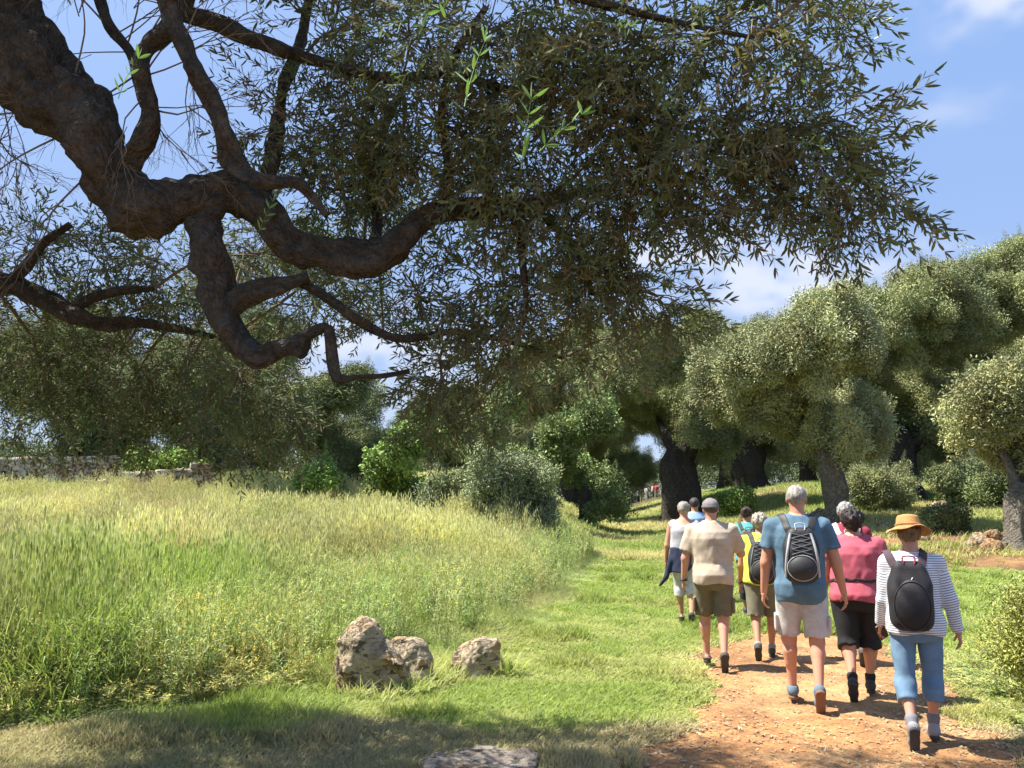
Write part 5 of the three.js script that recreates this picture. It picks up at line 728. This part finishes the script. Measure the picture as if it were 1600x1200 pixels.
// man in pale blue ahead of her
const paleMan = person({ label: 'dark haired man in light blue shirt ahead of the beige shirted man', x: 3.2, z: -14.6, yaw: 0.05, H: 1.74, seed: 9, group: walkers, skin: tanSkin, legL: [-0.12, 0.36, 1.0, 0], legR: [0.16, 0.08, 0, 0], armL: [0.1, 0.15, 0.3], armR: [0, 0.15, 0.3],
  top: { mat: cloth([0.3, 0.45, 0.66]), sleeve: 0.6, hem: 0.46, loose: 0.024 }, bottom: { mat: cloth([0.06, 0.07, 0.1]), len: 1.85, loose: 0.014 }, shoe: { mat: std([0.05, 0.05, 0.05], 0.8), sole: darkSole }, hair: { t: 0.006, mat: hairMat([0.05, 0.035, 0.03]), rough: 0.005 } });
// the far group under the trees, a few pixels tall each
{
  const F = (parts, lo, hi) => solid((x, y, z) => { let d = 9; for (const [a, b, ra, rb] of parts) d = smin(d, cone([x, y, z], a, b, ra, rb), 0.05); return d; }, lo, hi, 0.03);
  const box = [[-0.5, -0.06, -0.4], [0.5, 1.85, 0.4]];
  const body = F([[[0, 1.6, 0], [0, 1.68, 0], 0.085, 0.09], [[0, 1.4, 0], [0, 1.55, 0], 0.06, 0.055], [[-0.2, 1.38, 0], [-0.28, 1.1, 0.03], 0.055, 0.045], [[-0.28, 1.1, 0.03], [-0.27, 0.85, -0.06], 0.042, 0.035], [[0.2, 1.38, 0], [0.27, 1.1, 0], 0.055, 0.045], [[0.27, 1.1, 0], [0.25, 0.86, -0.1], 0.042, 0.035], [[-0.2, 1.36, 0], [0.2, 1.36, 0], 0.07, 0.07], [[0, 1.3, 0], [0, 0.95, 0], 0.14, 0.13], [[-0.09, 0.9, 0], [-0.11, 0.05, 0.02], 0.08, 0.05], [[0.09, 0.9, 0], [0.12, 0.05, -0.08], 0.08, 0.05], [[-0.11, 0.03, 0.03], [-0.11, 0.03, -0.14], 0.045, 0.035], [[0.12, 0.03, -0.07], [0.12, 0.03, -0.24], 0.045, 0.035]], ...box);
  const top = F([[[-0.17, 1.37, 0], [0.17, 1.37, 0], 0.095, 0.095], [[0, 1.32, 0], [0, 0.97, 0], 0.17, 0.165], [[-0.2, 1.38, 0], [-0.26, 1.16, 0.02], 0.075, 0.07], [[0.2, 1.38, 0], [0.255, 1.16, 0], 0.075, 0.07]], ...box);
  const bottom = F([[[0, 0.98, 0], [0, 0.88, 0], 0.16, 0.15], [[-0.09, 0.88, 0], [-0.105, 0.35, 0.015], 0.105, 0.08], [[0.09, 0.88, 0], [0.11, 0.35, -0.05], 0.105, 0.08]], ...box);
  const hair = F([[[0, 1.68, 0.02], [0, 1.71, 0.015], 0.1, 0.095]], ...box);
  const hx = [0.02, 0.12, 0.4], say = [['white shirt', [0.7, 0.68, 0.66]], ['navy shirt', [0.04, 0.06, 0.16]], ['red shirt', [0.4, 0.05, 0.04]], ['pale pink shirt', [0.66, 0.42, 0.44]], ['black shirt', [0.03, 0.03, 0.03]], ['blue shirt', [0.08, 0.15, 0.4]], ['grey shirt', [0.3, 0.3, 0.32]], ['orange shirt', [0.5, 0.16, 0.06]], ['cream shirt', [0.62, 0.56, 0.44]], ['purple shirt', [0.08, 0.04, 0.12]], ['light grey shirt', [0.5, 0.5, 0.52]], ['brown shirt', [0.2, 0.1, 0.06]]];
  const spots = [[12.0, 0, 1], [12.35, 1, 7], [12.9, 0.5, 5], [10.75, 0, 1], [13.6, 1.5, 4], [14.1, 0, 6], [14.6, 1, 11], [15.0, 0, 0], [15.35, 1.2, 9], [15.8, 0.2, 3], [16.3, 0.8, 2], [16.75, 0, 10]], legs = [[0.05, 0.06, 0.12], [0.03, 0.03, 0.03], [0.35, 0.3, 0.22], [0.5, 0.5, 0.5]];
  const r = rng(77);
  const place = ['beside the pale trunk', 'second beside the pale trunk in the far group', 'in the left half of the far group', 'half behind the pale trunk', 'near the middle of the far group', 'in the middle of the far group', 'right of the middle of the far group', 'standing out in the far group', 'in the right half of the far group', 'right of centre in the far group', 'close to the dark trunk in the far group', 'nearest the dark trunk in the far group'];
  spots.forEach(([x, dz, k], i) => { const z = -93 - dz, p = thing('person', 'tiny distant person in ' + say[k][0] + ' ' + place[i], 'person', [x, groundY(x, z), z], r() * 6.28, 'visitors gathered far off under the trees'); p.scale.setScalar(0.92 + 0.12 * r()); part('body', body, skinTone(fairSkin), p); part('shirt', top, std(say[k][1]), p); part('trousers', bottom, std(legs[i % 4]), p); part('hair', hair, std([0.06 + 0.3 * r() * r(), 0.05, 0.04]), p); });
}
// ---------- boulders and dry stone walls ----------
const rockMap = grainTexture(512, (u, v) => { const n = tile(u, v, 6, 5, 41), l = sm(0.05, 0.3, tile(u, v, 9, 4, 42)), d = sm(0.14, 0.4, tile(u, v, 12, 5, 43)) * 0.85, o = sm(0.1, 0.4, tile(u, v, 4, 3, 44)); let c = [0.5 + 0.3 * n, 0.46 + 0.28 * n, 0.4 + 0.26 * n]; c = [lerp(c[0], 0.66, l * 0.6), lerp(c[1], 0.64, l * 0.6), lerp(c[2], 0.58, l * 0.6)]; c = [lerp(c[0], 0.44, o * 0.75), lerp(c[1], 0.29, o * 0.75), lerp(c[2], 0.15, o * 0.75)]; return [toS(clamp(lerp(c[0], 0.09, d))), toS(clamp(lerp(c[1], 0.08, d))), toS(clamp(lerp(c[2], 0.06, d)))]; }, true);
const rockBump = grainTexture(512, (u, v) => { const n = 0.55 + 0.5 * tile(u, v, 10, 5, 45) - 0.4 * sm(0.2, 0.4, tile(u, v, 26, 3, 46)); return [n, n, n]; });
const rockMat = std([0.62, 0.53, 0.41], 0.95, { map: rockMap, bumpMap: rockBump, bumpScale: 0.02 }), rustRock = std([0.62, 0.42, 0.26], 0.95, { map: rockMap, bumpMap: rockBump, bumpScale: 0.02 });
function rockGeo(f, lo, hi, cell, s = 1.6) { const g = solid(f, lo, hi, cell), p = g.attributes.position, n = g.attributes.normal, uv = g.attributes.uv; for (let i = 0; i < p.count; i++) { const ax = Math.abs(n.getX(i)), ay = Math.abs(n.getY(i)), az = Math.abs(n.getZ(i)); if (ay > ax && ay > az) uv.setXY(i, p.getX(i) * s, p.getZ(i) * s); else uv.setXY(i, (p.getX(i) + p.getZ(i)) * s, p.getY(i) * s); } return g; }
const craggy = (x, y, z, k, s) => k * (1.2 * noise(x * 3.2 + s, y * 3.2, z * 3.2) + 0.55 * noise(x * 8 + s, y * 8, z * 8) + 0.3 * Math.abs(noise(x * 18, y * 18, z * 18 + s)) + 0.16 * noise(x * 40, y * 40, z * 40 + s));
function boulder(name, label, x, z, f, size, cell, mat = rockMat, yaw = 0) { const g = thing(name, label, 'rock', [x, groundY(x, z), z], yaw, 'limestone rocks lying in the grass'); part('stone', rockGeo(f, [-size, -0.25, -size], [size, size * 1.4, size], cell), mat, g); g.userData.kind = 'thing'; return g; }
boulder('boulder', 'largest pitted limestone boulder standing up out of the meadow grass', -1.28, -7.92, (x, y, z) => { let d = ellipsoid(x + 0.06 + 0.1 * y, y - 0.22, z + 0.02, 0.27, 0.42, 0.26); d = smin(d, ellipsoid(x - 0.1, y - 0.14, z - 0.02, 0.22, 0.28, 0.24), 0.12); d = Math.max(d, z * 0.91 - y * 0.4 + x * 0.15 - 0.07); d = Math.max(d, y * 0.8 + x * 0.62 - 0.44); return (d - craggy(x, y, z, 0.055, 3)) * 0.8; }, 0.62, 0.014);
boulder('boulder', 'lower limestone rock close behind the largest boulder', -0.98, -8.2, (x, y, z) => (ellipsoid(x, y - 0.12, z, 0.24, 0.34, 0.22) - craggy(x, y, z, 0.06, 9)) * 0.8, 0.5, 0.014);
boulder('boulder', 'small pitted limestone rock on its own in the green grass', -0.38, -8.75, (x, y, z) => (smin(ellipsoid(x + 0.04, y - 0.08, z, 0.24, 0.24, 0.2), ellipsoid(x - 0.08, y - 0.2, z, 0.13, 0.16, 0.14), 0.08) - craggy(x, y, z, 0.06, 15)) * 0.8, 0.45, 0.014);
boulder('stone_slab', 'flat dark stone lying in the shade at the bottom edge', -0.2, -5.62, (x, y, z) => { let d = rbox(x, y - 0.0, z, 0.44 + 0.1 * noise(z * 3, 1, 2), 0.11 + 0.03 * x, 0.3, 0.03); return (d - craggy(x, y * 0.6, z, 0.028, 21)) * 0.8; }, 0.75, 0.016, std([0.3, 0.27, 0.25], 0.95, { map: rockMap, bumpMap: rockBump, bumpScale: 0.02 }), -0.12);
boulder('boulder', 'rounded brown stone among the bush at the right edge', 4.26, -6.55, (x, y, z) => (ellipsoid(x, y - 0.3, z, 0.12, 0.3, 0.14) - craggy(x, y, z, 0.02, 27)) * 0.8, 0.5, 0.014, rustRock);
{ // rocks scattered on the slope, and the pile by the grey trunk
  const say = ['pale rock beside the path end under the silver green olive', 'small pale rock on the slope left of the straw hat', 'grey rock lying among slope grass behind the pink woman', 'rock at the top of the bare earth bank', 'dark rock of the pile beside the grey trunk, lowest', 'pale rock of the pile beside the grey trunk', 'rust brown rock on top of the pile beside the grey trunk', 'long grey rock under the slope shrubs'];
  [[9.3, -33, 0.3], [12.2, -27.5, 0.2], [11.4, -31, 0.35], [12.2, -24.8, 0.14], [13.1, -22.9, 0.26], [13.0, -23.3, 0.3], [13.25, -23.1, 0.22], [16, -31, 0.4]].forEach(([x, z, s], k) => { const g = boulder('slope_rock', say[k], x, z, (a, b, c) => (ellipsoid(a, b - 0.1, c, 0.3, 0.24, 0.26) - craggy(a, b, c, 0.06, 31 + k * 7)) * 0.8, 0.5, 0.03, k === 4 || k === 6 ? rustRock : rockMat); g.scale.setScalar(s / 0.28); if (k === 6) g.position.y += 0.3; });
}
{ // dry stone walls on the left
  const shapes = [0, 1, 2, 3, 4, 5].map(k => { const g = new THREE.IcosahedronGeometry(0.5, 2), p = g.attributes.position; for (let i = 0; i < p.count; i++) { const v = V().fromBufferAttribute(p, i), m = Math.max(Math.abs(v.x), Math.abs(v.y), Math.abs(v.z)) / 0.5, f = lerp(1, 1 / Math.max(m, 0.3), 0.6) * (1 + 0.16 * noise(v.x * 3 + k * 5, v.y * 3, v.z * 3)); p.setXYZ(i, v.x * f, v.y * f, v.z * f); } const u = g.attributes.uv; for (let i = 0; i < p.count; i++) u.setXY(i, p.getX(i) * 0.4 + k * 0.3, p.getY(i) * 0.4 + p.getZ(i) * 0.3); g.computeVertexNormals(); return g; });
  const mats = [[0.8, 0.74, 0.68], [0.62, 0.56, 0.5], [0.9, 0.82, 0.76], [0.7, 0.58, 0.48]].map(c => std(c, 0.95, { map: rockMap, bumpMap: rockBump, bumpScale: 0.02 }));
  const wall = (label, a, b, h0, h1, sz, seed) => {
    const g = thing('stone_wall', label, 'wall', [a[0], 0, a[1]], 0, 'dry stone terrace walls', 'thing'), r = rng(seed), L = Math.hypot(b[0] - a[0], b[1] - a[1]), dx = (b[0] - a[0]) / L, dz = (b[1] - a[1]) / L, yaw = -Math.atan2(dz, dx);
    let row = 0; for (let y = 0; y < Math.max(h0, h1); row++) { const sh = sz * (0.62 + 0.2 * r()); for (let s = (row % 2) * sz * 0.5; s < L;) { const w = sz * (0.8 + 0.9 * r()), t = s / L, h = lerp(h0, h1, t) + 0.12 * noise(s * 0.7, seed); if (y < h) { const m = part('stone', shapes[Math.floor(r() * 6)], mats[Math.floor(r() * 4)], g), x = dx * (s + w / 2), z = dz * (s + w / 2); m.position.set(x + (r() - 0.5) * 0.05, groundY(a[0] + x, a[1] + z) + y + sh * 0.42, z + (r() - 0.5) * 0.06); m.rotation.set((r() - 0.5) * 0.2, yaw + (r() - 0.5) * 0.2, (r() - 0.5) * 0.2); m.scale.set(w * 1.08, sh * 1.12, sz * 1.3); } s += w; } y += sh * 0.92; }
  };
  wall('tumbled dry stone wall slanting up through the grass left of the bank', [-16.2, -31.3], [-12.3, -33.2], 0.75, 1.1, 0.34, 3);
  wall('taller dry stone terrace wall under the trees at the left edge', [-26, -37.5], [-18.2, -38.3], 1.0, 1.15, 0.42, 4);
}
scene.traverse(o => { if (o.isMesh) { o.castShadow = true; o.receiveShadow = true; } });
renderer.render(scene, camera);
